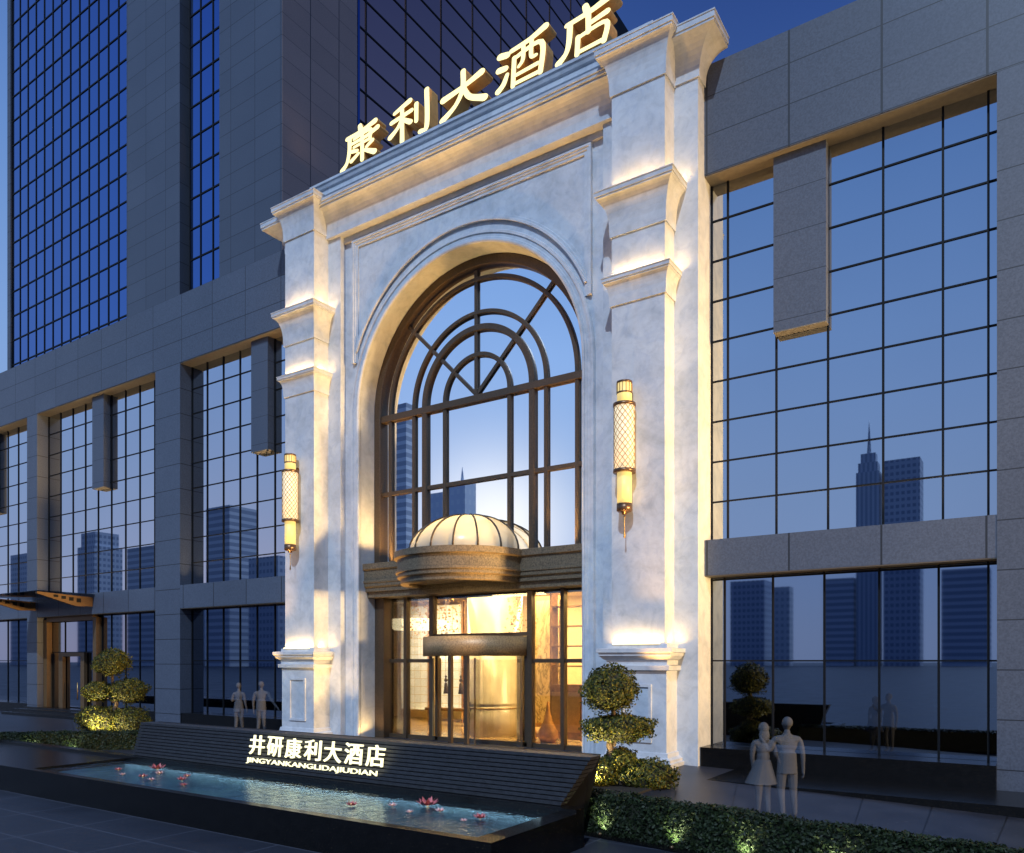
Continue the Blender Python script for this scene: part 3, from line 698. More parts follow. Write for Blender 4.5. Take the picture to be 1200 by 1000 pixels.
# ------------------------------------------------------------------ rooftop characters
GL = {
'kang': [[(.5,1.03,.06),(.52,.9,.07)],[(.13,.83,.06),(.55,.86,.055),(.93,.95,.075)],[(.2,.83,.06),(.19,.45,.055),(.12,.15,.05),(-.02,.0,.07)],
   [(.33,.73,.04),(.8,.78,.05),(.78,.54,.045)],[(.26,.62,.045),(.7,.65,.05),(1.0,.74,.07)],[(.33,.5,.04),(.8,.53,.045)],[(.57,.86,.05),(.57,.04,.055)],[(.28,.4,.055),(.42,.36,.05)],[(.26,.14,.06),(.46,.26,.045)],[(.86,.44,.06),(.7,.34,.045)],[(.66,.27,.045),(.92,.1,.075)]],
'li': [[(.5,1.0,.07),(.1,.86,.05)],[(.02,.64,.06),(.55,.72,.055)],[(.3,.92,.05),(.3,.0,.06)],[(.3,.62,.05),(.18,.42,.05),(-.02,.26,.07)],[(.3,.6,.05),(.52,.42,.065)],[(.68,.82,.055),(.68,.36,.05)],[(.95,1.06,.06),(.95,.1,.06),(.78,.03,.06)]],
'da': [[(.02,.54,.085),(.5,.64,.06),(.93,.78,.085)],[(.5,1.04,.06),(.49,.6,.06),(.32,.26,.055),(.0,.02,.08)],[(.52,.58,.055),(.66,.3,.065),(1.0,.1,.085)]],
'jiu': [[(.05,.9,.08),(.2,.86,.075)],[(.02,.57,.075),(.16,.55,.07)],[(.0,.06,.07),(.12,.18,.06),(.2,.38,.045)],[(.3,.9,.055),(.7,.96,.06),(1.02,1.08,.08)],[(.36,.7,.05),(.33,.02,.05)],[(.36,.68,.05),(.94,.76,.055),(.92,.04,.055)],[(.33,.06,.045),(.93,.07,.05)],[(.56,.9,.045),(.55,.56,.045),(.46,.43,.04)],[(.74,.93,.045),(.73,.54,.045),(.83,.5,.04)],[(.4,.25,.045),(.86,.28,.05)]],
'dian': [[(.5,1.06,.06),(.53,.93,.07)],[(.14,.82,.055),(.6,.88,.06),(1.0,1.0,.085)],[(.2,.82,.06),(.18,.42,.055),(.12,.18,.05),(-.03,.02,.075)],[(.56,.82,.055),(.56,.42,.05)],[(.56,.6,.05),(.92,.68,.065)],[(.36,.42,.05),(.34,.02,.05)],[(.36,.4,.045),(.9,.46,.05),(.86,.04,.055)],[(.34,.06,.045),(.87,.08,.05)]]}
def stroke_outline(pts):
    P = [Vector((x,y)) for x,y,_ in pts]; W = [r_ for *_, r_ in pts]
    # resample smoothly
    Q = []; V = []
    for i in range(len(P)-1):
        p0, p1, p2, p3 = P[max(i-1,0)], P[i], P[i+1], P[min(i+2,len(P)-1)]
        for k in range(6):
            t_ = k/6
            Q.append(.5*((2*p1)+(p2-p0)*t_+(2*p0-5*p1+4*p2-p3)*t_*t_+(3*p1-p0-3*p2+p3)*t_**3)); V.append(W[i]*(1-t_)+W[i+1]*t_)
    Q.append(P[-1]); V.append(W[-1])
    V = [v*1.02 for v in V]
    Lf, Rt = [], []
    for i, q in enumerate(Q):
        d = (Q[min(i+1,len(Q)-1)]-Q[max(i-1,0)]).normalized(); n = Vector((-d.y,d.x))
        Lf.append(q+n*V[i]); Rt.append(q-n*V[i])
    d1 = (Q[-1]-Q[-2]).normalized(); d0 = (Q[1]-Q[0]).normalized()
    cap1 = [Q[-1]+V[-1]*(math.cos(a)*Vector((-d1.y,d1.x))+math.sin(a)*d1) for a in (math.pi*j/6 for j in range(1,6))]
    cap0 = [Q[0]+V[0]*(-math.cos(a)*Vector((-d0.y,d0.x))-math.sin(a)*d0) for a in (math.pi*j/6 for j in range(1,6))]
    return Lf, Rt, cap0, cap1
def glyph(name, X, Y, Z, sx, sz, dep, parent):
    root = None; fb, sb = MB(), MB()
    for i, st_ in enumerate(GL[name]):
        Lf, Rt, c0, c1 = stroke_outline(st_); y = Y-.002*i
        def P3(v, yy): return (X+v.x*sx, yy, Z+v.y*sz)
        for k in range(len(Lf)-1): fb.quad(P3(Lf[k],y),P3(Rt[k],y),P3(Rt[k+1],y),P3(Lf[k+1],y))
        fb.quad(*[P3(v,y) for v in [Lf[-1]]+c1+[Rt[-1]]]); fb.quad(*[P3(v,y) for v in [Rt[0]]+c0+[Lf[0]]])
        loop = Lf+c1+Rt[::-1]+c0
        sb.rings([[P3(v,y+.004) for v in loop],[P3(v,Y+dep) for v in loop]], True, cap0=False, sm=False)
    o = sb.build('character', 'char_side', parent); fb.build('lit_face', 'char_face', o); return o
rs = thing('rooftop_sign', 'five glowing gold brush characters 康利大酒店 standing on the portal roof', 'sign')
for nm, X in (('kang',-22.3),('li',-19.68),('da',-17.12),('jiu',-14.62),('dian',-12.1)):
    glyph(nm, X-.95, 22.55, 23.42, 1.9, 1.42, .5, rs)
sf = MB()
sf.box(-23.4, -10.9, 22.62, 22.72, 23.315, 23.4); sf.build('mounting_rail', 'collar', rs)

# ------------------------------------------------------------------ wall sconces
def sconce(X, lab):
    s = thing('wall_sconce', lab, 'wall lamp', 'tall lantern sconces on the portal piers', (X, 21.34, 7.85))
    def lt(name, mat, prof, par=s, n=28): return MB().lathe(0,0,prof,n).build(name, mat, par)
    lt('upper_tube', 'shade', [(.0,3.28),(.22,3.28),(.22,3.97),(.0,3.97)])
    lt('core_shade', 'shade_core', [(.0,1.28),(.3,1.28),(.3,3.29),(.0,3.29)])
    lt('lower_tube', 'shade', [(.0,.31),(.22,.31),(.22,1.28),(.0,1.28)])
    for z, r, h in ((3.93,.235,.06),(3.62,.235,.045),(3.24,.34,.09),(1.25,.34,.09)): lt('collar', 'collar', [(r-.06,z),(r,z),(r,z+h),(r-.06,z+h)])
    lt('base_cap', 'collar', [(.0,.0),(.08,.0),(.08,.07),(.2,.08),(.235,.11),(.235,.32),(.0,.32)])
    lt('finial', 'gold', [(.0,-.02),(.035,-.05),(.012,-.3),(.018,-.52),(.03,-.67),(.0,-.73)], n=10).data.materials
    lat = MB()
    for k in range(12):
        for sg in (-1,1):
            pts = []
            for j in range(25):
                a = 2*math.pi*k/12+sg*j/24*math.pi*1.5; pts.append((.318*math.cos(a), .318*math.sin(a), 1.34+1.9*j/24))
            lat.tube(pts, .009, 4)
    lat.build('lattice', 'gold', s)
    fl = MB()
    for k in range(14):
        a = 2*math.pi*k/14; fl.box(.228*math.cos(a)-.009,.228*math.cos(a)+.009,.228*math.sin(a)-.009,.228*math.sin(a)+.009,3.665,3.93)
    fl.build('fluting', 'gold', s)
    MB().tube([(0,.18,3.4),(.0,.28,3.4),(0,.36,3.4)], [.06,.06,.14], 12).build('bracket', 'collar', s)
    return s
sconce(-25.02, 'tall brass lattice wall lantern on the left pier of the portal')
sconce(-10.12, 'tall brass lattice wall lantern on the right pier of the portal')

# ------------------------------------------------------------------ added uplights hidden behind the sign wall, gilding coves and soffits
for k, (X, e, tx, tz) in enumerate(((-26.4,1900,-25.6,22),(-22.2,2300,-21.8,21),(-20.2,2300,-19.2,22),(-14.4,2300,-15.4,22),(-12.8,2300,-13.0,21),(-9.0,1900,-8.9,22))):
    u = thing('added_uplight', 'added unseen uplight in the paving, gilding the portal soffits', 'uplight', 'added uplights in front of the portal', (X, 20.5, .3))
    MB().lathe(0,0,[(0,.0),(.16,.0),(.16,.05),(.12,.06),(0,.04)],20).build('housing','collar',u)
    spot('added_up_beam', (0,0,.12), (tx-X, 22.0-20.5, tz-.3), e*1.7, (1,.52,.14), 34, .9, .1, u)
u = thing('added_uplight', 'added unseen uplight beside the left pier, warming its inner face', 'uplight', 'added uplights in front of the portal', (-22.7, 21.3, .3))
MB().lathe(0,0,[(0,.0),(.16,.0),(.16,.05),(.12,.06),(0,.04)],20).build('housing','collar',u)
spot('added_up_beam', (0,0,.12), (-1.35, .8, 9), 600, WARM, 80, .9, .1, u)
fl = thing('added_floodlight', 'warm floodlight added out of view on the right, lighting the portal returns', 'floodlight', loc=(58, 15.2, 0))  # added pole lamp outside the view, warms faces turned right
MB().tube([(0,0,0),(0,0,6)], [.14,.09], 10).build('pole','collar',fl)
MB().box(-.5,.1,-.35,.35,5.9,6.5).build('lamp_head','collar',fl)
area('added_flood_beam', (-.55,0,6.2), (-75,6.5,10), 5, 5, 1750, (1,.62,.24), fl, spread=24)

# ------------------------------------------------------------------ pool
pl = thing('reflecting_pool', 'long shallow pool with a polished black granite rim', 'pool')
px0, px1, py0, py1, rim = -21.55, -7.25, 9.92, 12.42, .66
b = MB()
b.box(-60, px1+.4, 9.72, py0, .0, rim); b.box(px1, px1+.4, py0, py1, 0, rim); b.box(-60, px1+.4, py1, 12.72, 0, rim+.07)
b.box(-60, px0, py0, py1, 0, rim-.003)
b.build('basin', 'granite', pl)
MB().box(px0, px1, py0, py1, .1, rim-.17).build('pool_floor', 'tile', pl)
wt = MB().box(px0, px1, py0, py1, rim-.06, rim-.055)
wt = MB(); wt.quad((px0,py0,rim-.05),(px1,py0,rim-.05),(px1,py1,rim-.05),(px0,py1,rim-.05))
tag(wt.build('water', 'water'), kind='structure')
area('pool_fill', (-14.4, 12.25, .8), (-14.4, 12.25, .5), 13.8, .08, 9, (.55,.85,1), pl)  # added strip over the water without a fixture, lifts the teal
for X, Y, e, c in () and ((-12.2,10.2,9,(.35,.65,1)),(-9.2,10.3,9,(.3,.6,1)),(-17.5,11.2,7,(.5,.9,1)),(-20.3,10.8,5,(.3,.6,1)),(-14.5,12.1,6,(.8,.95,.6))):
    area('pool_light', (X, Y, .5), (X, Y, .2), 2.2, .7, e*3.2, c, pl)
def lotus(X, Y, s, lab, pale):
    o = thing('lotus_flower', lab, 'flower', 'lit lotus flowers floating on the pool', (X, Y, rim-.045), random.uniform(0,6))
    p = MB()
    for ringi, (n, r, h, tilt) in enumerate(((7,.3,.16,.0),(5,.2,.22,.3))):
        for k in range(n):
            a = 2*math.pi*k/n+tilt
            def P(rr, w_, z): return (s*(rr*math.cos(a)-w_*math.sin(a)), s*(rr*math.sin(a)+w_*math.cos(a)), s*z)
            p.quad(P(.04,-.02,.02),P(r*.55,-.085,h*.35),P(r,0,h),P(r*.55,.085,h*.35),P(.04,.02,.02))
    p.build('petals', 'petal_pale' if pale else 'petal', o)
    MB().lathe(0,0,[(0,.0),(.05*s,.02*s),(.06*s,.09*s),(0,.12*s)],10).build('heart','stamen',o)
LT = [(-18.9,11.75,1.0,0,'largest pink lotus glowing near the back corner at the pool\'s left end'),(-18.1,11.3,.55,1,''),(-19.6,11.1,.5,0,''),(-17.9,10.75,.6,0,''),(-17.1,11.4,.5,0,''),(-17.3,10.6,.45,1,''),(-16.7,11.0,.6,0,''),(-18.7,10.7,.4,1,''),
      (-15.95,10.55,.45,0,''),
      (-9.75,11.7,1.1,0,'largest pink lotus glowing near the wall at the pool\'s right end'),(-10.3,11.3,.5,1,''),(-9.2,11.4,.5,1,''),(-11.0,10.9,.6,0,''),(-8.2,11.3,.65,0,'single pink lotus nearest the right edge of the pool'),(-9.6,11.0,.4,1,''),(-8.3,10.95,.35,1,'')]
for X, Y, s, pale, lab in LT:
    side = 'left' if X < -13 else 'right'
    lotus(X, Y, s*.72, lab or f'small {"pale" if pale else "pink"} lotus floating in the cluster at the pool\'s {side} end', pale)

# ------------------------------------------------------------------ slatted sign wall
sw = thing('sign_wall', 'long low charcoal slatted wall behind the pool carrying the lit hotel name', 'sign wall')
def wy(z): return 12.6+(z-.72)*.38
s_ = MB(); nS = 11; z0, z1 = .74, 1.66
for k in range(nS):
    a = z0+(z1-z0)*k/nS; b_ = a+(z1-z0)/nS*.78
    fa, fb_ = (a-.72)/.94, (b_-.72)/.94
    s_.rings([[(-21.5-.15*fa, wy(a), a), (-21.5-.15*fb_, wy(b_)-.03, b_), (-21.5-.15*fb_, 13.3, b_), (-21.5-.15*fa, 13.3, a)],
              [(-7.3+.5*fa, wy(a), a), (-7.3+.5*fb_, wy(b_)-.03, b_), (-7.3+.5*fb_, 13.3, b_), (-7.3+.5*fa, 13.3, a)]], True, sm=False)
s_.build('slats', 'slat', sw)
MB().rings([[(-21.45,12.72,.0),(-21.45,12.72,.74),(-21.55,13.06,1.64),(-21.55,13.5,1.64),(-21.45,13.5,0)],[(-7.34,12.72,.0),(-7.34,12.72,.74),(-6.9,13.06,1.64),(-6.9,13.5,1.64),(-7.34,13.5,0)]],True,sm=False).build('backing','mullion',sw)
def text(body, name, size, x0, x1, z0, z1, y, ext, off, sp=1.0, shear=0):
    c = bpy.data.curves.new(name, 'FONT'); c.body = body; c.size = 1; c.extrude = ext; c.offset = off; c.space_character = sp; c.shear = shear
    o = bpy.data.objects.new(name, c); COL.objects.link(o); bpy.context.view_layer.update()
    me = bpy.data.meshes.new_from_object(o.evaluated_get(bpy.context.evaluated_depsgraph_get()))
    bpy.data.objects.remove(o)
    xs_ = [v.co.x for v in me.vertices]; ys_ = [v.co.y for v in me.vertices]
    for v in me.vertices:
        fx = (v.co.x-min(xs_))/(max(xs_)-min(xs_)); fz = (v.co.y-min(ys_))/(max(ys_)-min(ys_))
        zz_ = z0+(z1-z0)*fz
        v.co = (x0+(x1-x0)*fx, y+(zz_-z0)*.1-v.co.z, zz_)
    me.materials.clear(); me.materials.append(M['text_face'])
    o = bpy.data.objects.new(name, me); COL.objects.link(o); o.parent = sw; return o
chs = '井研康利大酒店'
for k, c_ in enumerate(chs):
    X = -16.38+k*.672
    text(c_, 'character', 1, X, X+.56, 1.1, 1.58, 12.66, .02, .006)
lat_ = 'JINGYANKANGLIDAJIUDIAN'
text(lat_, 'latin_lettering', 1, -16.42, -11.95, .87, 1.02, 12.6, .015, .0)
area('sign_halo', (-14.1, 12.62, 1.2), (-14.1, 13.2, 1.2), 4.6, .5, 2.2, (1,.9,.5), sw)

# ------------------------------------------------------------------ vegetation
def leaf_mesh(points, size, mat, name, parent, flat=.5):
    "points: list of (position, outward normal)"
    m_ = MB()
    for p, nrm in points:
        s = size*random.uniform(.6,1.35)
        n = (nrm+Vector((random.gauss(0,.55),random.gauss(0,.55),random.gauss(0,.55)))).normalized()
        u = n.cross(Vector((random.gauss(0,1),random.gauss(0,1),random.gauss(0,1)))).normalized(); v = n.cross(u)
        a_ = p+u*s; b_ = p+v*s*.45; c_ = p-u*s*.7; d_ = p-v*s*.45
        m_.quad(a_, b_, c_, d_)
    o = bpy.data.meshes.new(name); o.from_pydata(m_.v, [], m_.f); o.materials.append(M[mat])
    ob = bpy.data.objects.new(name, o); COL.objects.link(ob); ob.parent = parent; return ob
def pad(tree, c, r, cnt, lsz=.05):
    c = Vector(c); pts = []
    for _ in range(cnt):
        d = Vector((random.gauss(0,1),random.gauss(0,1),random.gauss(0,1))).normalized()
        k = 1+.26*noise.noise(d*2.0+c)+.12*noise.noise(d*6+c)
        rr = k*random.uniform(.86,1.03)
        if d.z < -.35: rr *= random.uniform(.75,1.12)
        pts.append((c+Vector((d.x*r[0],d.y*r[1],d.z*r[2]))*rr, d))
    o = leaf_mesh(pts, lsz, 'leaf', 'foliage_pad', tree)
    m_ = MB(); rg = []
    for i in range(1,10):
        e = math.pi*i/10
        rg.append([(c.x+.84*r[0]*math.sin(e)*math.cos(2*math.pi*k/16), c.y+.84*r[1]*math.sin(e)*math.sin(2*math.pi*k/16), c.z+.84*r[2]*math.cos(e)) for k in range(16)])
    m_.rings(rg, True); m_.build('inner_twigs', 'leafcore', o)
def topiary(base, lab, pads, trunk):
    t = thing('cloud_pruned_tree', lab, 'topiary tree', 'cloud pruned trees beside the entrance', base, CA)
    MB().tube([Vector(p) for p in trunk], [.13,.1,.085,.06,.05][:len(trunk)], 8).build('trunk', 'bark', t)
    for c, r in pads:
        if Vector(c).length > .9: MB().tube([(0,0,max(.2,c[2]-.45)),(c[0]*.6,c[1]*.6,c[2]-.2),(c[0],c[1],c[2])],[.05,.035,.02],6).build('branch','bark',t)
        pad(t, c, r, int(5200*(r[0]*r[2])**.5*1.2))
    return t
# right tree: local x runs across the picture
tr = topiary((-8.72,17.75,.12), 'cloud pruned tree by the right pier with a spotlight at its foot',
   [((-.1,0,2.6),(.7,.65,.62)), ((.16,.05,1.62),(.92,.6,.37)), ((-.38,.0,.5),(.55,.5,.36)), ((.2,.1,.78),(.45,.45,.34)), ((.85,-.1,.42),(.74,.55,.45))],
   [(0,0,0),(.05,0,.6),(-.1,0,1.2),(.02,0,1.8),(-.05,0,2.5)])
tl = topiary((-31.0,17.38,.22), 'cloud pruned tree standing left of the slatted sign wall behind the left hedge',
   [((-.1,0,3.15),(.7,.65,.56)), ((-.68,.05,1.98),(.58,.55,.4)), ((.6,.0,2.0),(.74,.6,.5)), ((-.55,.0,.82),(1.0,.6,.55)), ((.75,-.1,.75),(.8,.55,.6))],
   [(0,0,0),(-.1,0,.8),(.1,0,1.5),(-.05,0,2.2),(-.1,0,2.9)])
def foot_spot(loc, lab, tx, e=60):
    s = thing('garden_spotlight', lab, 'spotlight', 'spotlights at the feet of the clipped trees', loc)
    MB().lathe(0,0,[(.0,0),(.05,0),(.04,.06),(.09,.1),(.1,.17),(.07,.17)],14).build('housing','collar',s)
    MB().lathe(0,0,[(0,.13),(.06,.15),(.05,.19),(0,.21)],12).build('bulb','lamp_glow',s)
    p = spot('spot_beam', (0,0,.24), tx, e, (1,.8,.38), 130, .5, .05, s)
foot_spot((-8.95,16.75,.3), 'small glowing garden spotlight at the foot of the right clipped tree', (.3,1.6,2.2), 300)
foot_spot((-30.7,16.2,.3), 'small glowing garden spotlight at the foot of the left clipped tree', (0,1.8,2.4), 380)

def hedge(p0, p1, h, th, lab, cnt, lights, zb=0):
    p0, p1 = Vector((p0[0],p0[1],zb)), Vector((p1[0],p1[1],zb)); d = (p1-p0); Ln = d.length; d.normalize(); n = Vector((d.y,-d.x,0))
    if n.y > 0: n = -n
    hd = thing('clipped_hedge', lab, 'hedge', 'clipped box hedges flanking the pool')
    pts = []
    for _ in range(cnt):
        u = random.random()**1.0*Ln; f = random.random()
        if f < .5: q = p0+d*u-n*0+Vector((0,0,random.uniform(.02,h))); nn = n
        elif f < .88: q = p0+d*u-n*random.uniform(0,th)+Vector((0,0,h)); nn = Vector((0,0,1))
        else:
            e_ = random.choice((0,Ln)); q = p0+d*e_-n*random.uniform(0,th)+Vector((0,0,random.uniform(.02,h))); nn = d*(1 if e_ else -1)
        q += nn*random.uniform(-.05,.03)+Vector((0,0,.03*noise.noise(q*3)))+nn*.05*noise.noise(q*2)
        pts.append((q, nn))
    leaf_mesh(pts, .045, 'hedgeleaf', 'foliage', hd)
    a, b = p0+d*.04-n*.05, p1-d*.04-n*.05; c, e_ = b-n*(th-.1), a-n*(th-.1)
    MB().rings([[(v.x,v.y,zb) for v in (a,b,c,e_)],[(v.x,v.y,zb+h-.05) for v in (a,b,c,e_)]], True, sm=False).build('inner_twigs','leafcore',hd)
    k = p0+n*.18-d*.2; k2 = p1+n*.18+d*.2; k3 = k2-n*(th+.3); k4 = k-n*(th+.3)
    MB().rings([[(v.x,v.y,0) for v in (k,k2,k3,k4)],[(v.x,v.y,zb+.04) for v in (k,k2,k3,k4)]], True, sm=False).build('kerb','granite',hd)
    for t_ in lights:
        q = p0+d*t_+n*.12
        s = thing('hedge_light', f'tiny ground light washing the {lab.split(" ")[0]} hedge foliage', 'ground light', 'ground lights along the hedges', (q.x,q.y,zb+.05))
        MB().lathe(0,0,[(0,0),(.04,0),(.04,.04),(0,.05)],10).build('housing','collar',s)
        tv = -n*.25
        spot('hedge_beam', (0,0,.08), (tv.x, tv.y, .45), 26, (.85,1,.5), 110, .8, .03, s)
hedge((-7.88,13.84),(3.5,12.06), .8, .5, 'right low clipped hedge running to the picture corner past the couple', 26000, (.95,2.55,3.9,5.4))
hedge((-30.9,11.6),(-25.4,16.4), .78, 1.0, 'left low clipped hedge ending beside the slatted wall', 20000, (1.15,2.6,3.9), .1)
tag(MB().box(-10.3, -7.7, 15.9, 19.2, .26, .325).build('planting_bed', 'soil'), 'dark soil bed around the right clipped tree', 'planting bed')

# ------------------------------------------------------------------ people (pale translucent figures)
def person(loc, H, lab, pose, female=False, rz=CA):
    verts = []; edges = []; rad = []
    def nd(x, y, z, r_, par=None):
        verts.append((x*H,y*H,z*H)); rad.append(r_*H)
        if par is not None: edges.append((par, len(verts)-1))
        return len(verts)-1
    hipw, shw = (.052,.098) if female else (.05,.12)
    pel = nd(0,0,.53,.075); w1 = nd(0,0,.62,.066 if not female else .056,pel); chst = nd(0,.005,.73,.085 if not female else .072,w1)
    nk0 = nd(0,.0,.82,.045,chst); nk = nd(0,-.004,.86,.03,nk0)
    for s, k in ((-1,'legL'),(1,'legR')):
        kx, ky, fx, fy = pose[k]
        h_ = nd(s*hipw,0,.49,.062,pel); kn = nd(kx,ky,.28,.043,h_); an = nd(fx,fy,.045,.026,kn); nd(fx,fy+.09,.016,.02,an)
    for s, k in ((-1,'armL'),(1,'armR')):
        el, wr = pose[k]
        sh = nd(s*shw,0,.79,.04,chst); e = nd(*el,.028,sh); w_ = nd(*wr,.019,e)
        dv = (Vector(wr)-Vector(el)).normalized(); side = Vector((0,1,0)); 
        pm = nd(*(Vector(wr)+dv*.035),.018,w_)
        for j, ln in ((-1.5,.036),(-.5,.044),(.5,.046),(1.5,.038)):
            b0 = Vector(wr)+dv*.05+side*j*.011; f1 = nd(*b0,.0065,pm); f2 = nd(*(b0+dv*ln*.55+Vector((-s*.004,0,0))),.0058,f1); nd(*(b0+dv*ln+Vector((-s*.014,0,0))),.005,f2)
        t1 = nd(*(Vector(wr)+dv*.02+side*.024),.008,w_); nd(*(Vector(wr)+dv*.045+side*.036),.007,t1)
    me = bpy.data.meshes.new('p'); me.from_pydata(verts, edges, [])
    ob = bpy.data.objects.new('p', me); COL.objects.link(ob)
    md = ob.modifiers.new('s','SKIN'); sb = ob.modifiers.new('u','SUBSURF'); sb.levels = 1; sb.render_levels = 1
    for i, sv in enumerate(me.skin_vertices[0].data): sv.radius = (rad[i], rad[i]*(.82 if i < 4 else 1)); sv.use_root = (i == 0)
    bpy.context.view_layer.update()
    m1 = bpy.data.meshes.new_from_object(ob.evaluated_get(bpy.context.evaluated_depsgraph_get())); bpy.data.objects.remove(ob)
    bm = bmesh.new(); bm.from_mesh(m1)
    def ell(c, r_, sub=3):
        g = bmesh.ops.create_icosphere(bm, subdivisions=sub, radius=1)
        for v in g['verts']: v.co = Vector((c[0]*H+v.co.x*r_[0]*H, c[1]*H+v.co.y*r_[1]*H, c[2]*H+v.co.z*r_[2]*H))
    ell((0,.0,.735),(.1 if not female else .078,.058,.1)); ell((0,0,.63),(.08 if not female else .066,.055,.12)); ell((0,0,.53),(.085,.065,.07)); ell((0,0,.825),(.035,.035,.07),2)
    ell((0,.005,.932), (.043,.052,.064)); ell((0,.055,.925),(.008,.014,.012),2)     # skull, nose
    ell((0,.03,.895),(.03,.03,.03),2)                                                # jaw
    for s in (-1,1): ell((s*.045,0,.93),(.008,.014,.02),2)
    if female and pose.get('hair','long') == 'long':
        ell((0,-.015,.935),(.054,.056,.066)); ell((0,-.035,.86),(.055,.035,.09))
    else: ell((0,-.012,.947),(.05,.053,.056))
    if female and pose.get('skirt'):
        n = 20
        for z_a, z_b, ra, rb in ((.6,.36,.075,.14),):
            g = bmesh.ops.create_cone(bm, cap_ends=True, segments=n, radius1=rb*H, radius2=ra*H, depth=(z_a-z_b)*H)
            for v in g['verts']:
                v.co.z += (z_a+z_b)/2*H
                if v.co.z < .45*H: v.co.x -= .05*H if v.co.x < 0 else .0
    elif not female:                                                                  # shirt hem
        g = bmesh.ops.create_cone(bm, cap_ends=True, segments=20, radius1=.1*H, radius2=.088*H, depth=.2*H)
        for v in g['verts']: v.co.y *= .75; v.co.z += .55*H
    else:
        g = bmesh.ops.create_cone(bm, cap_ends=True, segments=20, radius1=.105*H, radius2=.08*H, depth=.2*H)
        for v in g['verts']: v.co.y *= .75; v.co.z += .52*H
    m2 = bpy.data.meshes.new('q'); bm.to_mesh(m2); bm.free()
    o2 = bpy.data.objects.new('q', m2); COL.objects.link(o2)
    rm = o2.modifiers.new('r','REMESH'); rm.mode = 'VOXEL'; rm.voxel_size = .0095*H/2; rm.use_smooth_shade = True
    bpy.context.view_layer.update()
    m3 = bpy.data.meshes.new_from_object(o2.evaluated_get(bpy.context.evaluated_depsgraph_get())); bpy.data.objects.remove(o2)
    m3.materials.clear(); m3.materials.append(M['person'])
    o = bpy.data.objects.new('person', m3); COL.objects.link(o); o.location = loc; o.rotation_euler = (0,0,rz)
    return tag(o, lab, 'person', 'people walking to the hotel')
st1 = dict(legL=(-.055,.02,-.05,-.03), legR=(.06,.0,.085,.02))
person((-4.16,16.55,.17), 2.12, 'pale translucent person, the taller of the pair beyond the right hedge', dict(st1, armL=((-.16,.03,.66),(-.2,.08,.74)), armR=((.15,-.01,.63),(.165,.02,.48))))
person((-4.62,16.45,.17), 2.0, 'pale translucent person in a flared skirt at the left of the right pair', dict(legL=(-.045,.01,-.04,.03), legR=(.04,.01,.045,-.03), armL=((-.11,.02,.64),(-.09,.05,.52)), armR=((.13,.0,.66),(.17,.04,.6)), skirt=True), True)
person((-28.65,21.6,.3), 2.2, 'pale translucent short haired person at the left of the pair beside the left pier', dict(legL=(-.05,.02,-.05,-.04), legR=(.055,.0,.06,.05), armL=((-.14,.0,.63),(-.1,.08,.66)), armR=((.13,.0,.6),(.15,.02,.47)), hair='short'), True)
person((-27.15,21.6,.3), 2.28, 'pale translucent person with one arm held out right next to the left pier', dict(legL=(-.05,.02,-.05,-.04), legR=(.05,.0,.055,.05), armL=((-.15,.0,.62),(-.15,.02,.47)), armR=((.2,.0,.63),(.29,.04,.5))))

# ------------------------------------------------------------------ skyline across the square, seen only as reflections
def skyt(x0, x1, y, h, mat, lab, spire=0, steps=0, shape='box', dep=None):
    W = x1-x0; D = dep or W*.9; o = thing('skyline_tower', lab, 'tower', 'towers across the square', ((x0+x1)/2, y, 0))
    b = MB().box(-W/2, W/2, -D, 0, 0, h)
    b.build('shaft', mat, o)
    z = h
    for k in range(steps):
        f = .42-.1*k; MB().box(-W*f, W*f, -D/2-D*f, -D/2+D*f, z, z+W*.45).build('setback', mat, o); z += W*.45
    if spire: MB().tube([(0,-D/2,z),(0,-D/2,z+spire)], [W*.1,.1], 8).build('spire', mat, o)
mA = m_skyline('banded_tower', (.42,.47,.56), (.8,.84,.9), 3.4, None, .45)  # distance haze is put into these lightened wall and window colours
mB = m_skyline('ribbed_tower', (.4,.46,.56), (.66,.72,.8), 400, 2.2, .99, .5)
mC = m_skyline('gridded_tower', (.6,.66,.76), (.3,.36,.48), 3.4, 2.6, .5, .6)
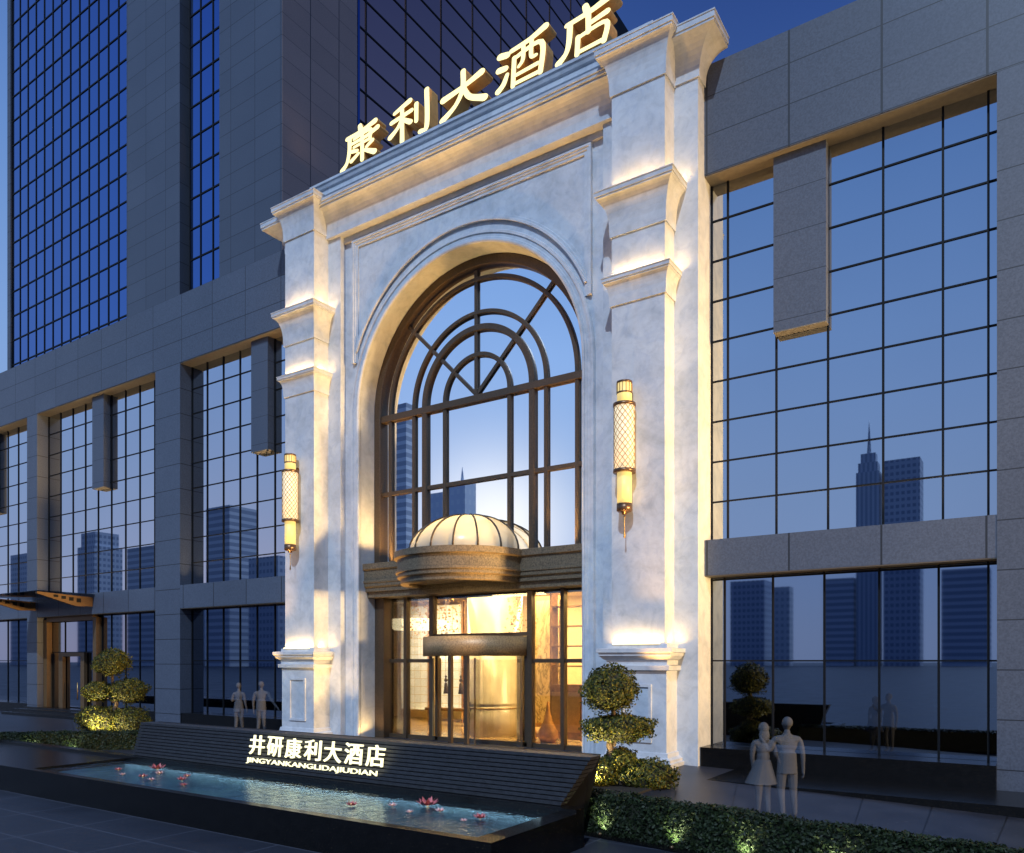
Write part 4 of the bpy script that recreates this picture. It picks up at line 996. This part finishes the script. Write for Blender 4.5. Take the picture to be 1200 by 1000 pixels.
mD = m_skyline('pale_tower', (.85,.87,.88), (.5,.55,.62), 3.6, 3.0, .5, .5)
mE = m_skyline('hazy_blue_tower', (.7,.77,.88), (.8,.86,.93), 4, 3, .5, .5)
q = 547/297
def S(x): return x*q
def SZ(z): return (z-3.45)*q+3.45
for x0, x1, zt_, mt, lab, sp, stp in (
    (-50.9,-43.4,70,mB,'slim ribbed tower with a spire reflected in the right window',12,2),
    (-42.1,-30.7,73,mC,'broad gridded tower right of the spire tower reflected in glass',0,0),
    (-24.3,-10.4,34,mA,'low wide banded block reflected near the right end of the lower window',0,0),
    (-61.8,-51.6,33,mA,'banded block just left of the spire tower in the reflection',0,0),
    (-80,-73.8,31,mD,'narrow pale block reflected in the lower right window',0,0),
    (-96,-83.0,34,mC,'dark gridded block at the left of the lower right window reflection',0,0)):
    skyt(S(x0), S(x1), -500, SZ(zt_)*1, mt, lab, S(sp) if sp else 0, stp)
for x0, x1, zt_, mt, lab, sp, stp in (
    (-426,-403,98,mA,'tall banded tower reflected in the window beside the left pier',0,0),
    (-385,-359,64,mC,'short gridded block reflected beside the left pier',0,0),
    (-579,-556,86,mC,'gridded tower reflected at the left of the second window',0,1),
    (-514,-481,80,mA,'banded tower reflected at the right of the second window',0,0),
    (-272,-262,134,mA,'very slim banded tower reflected in the left of the arched window',0,0),
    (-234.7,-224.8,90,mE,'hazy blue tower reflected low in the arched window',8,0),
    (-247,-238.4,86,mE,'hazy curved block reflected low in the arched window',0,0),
    (-682,-654,88,mC,'gridded tower reflected in the farthest left window',0,0),
    (-337,-300,52,mC,'wide gridded block reflected between the left pier and the arch',0,0),
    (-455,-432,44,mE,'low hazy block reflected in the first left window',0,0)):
    skyt(x0, x1, -250, zt_, mt, lab, sp, stp)

# ------------------------------------------------------------------ modules -> metres
seen = set()
for o in bpy.data.objects:
    if o == camo or o == so: continue
    if o.type == 'MESH' and o.data.name not in seen:
        seen.add(o.data.name); o.data.transform(Matrix.Scale(K, 4)); o.data.update()
    o.location = Vector(o.location)*K
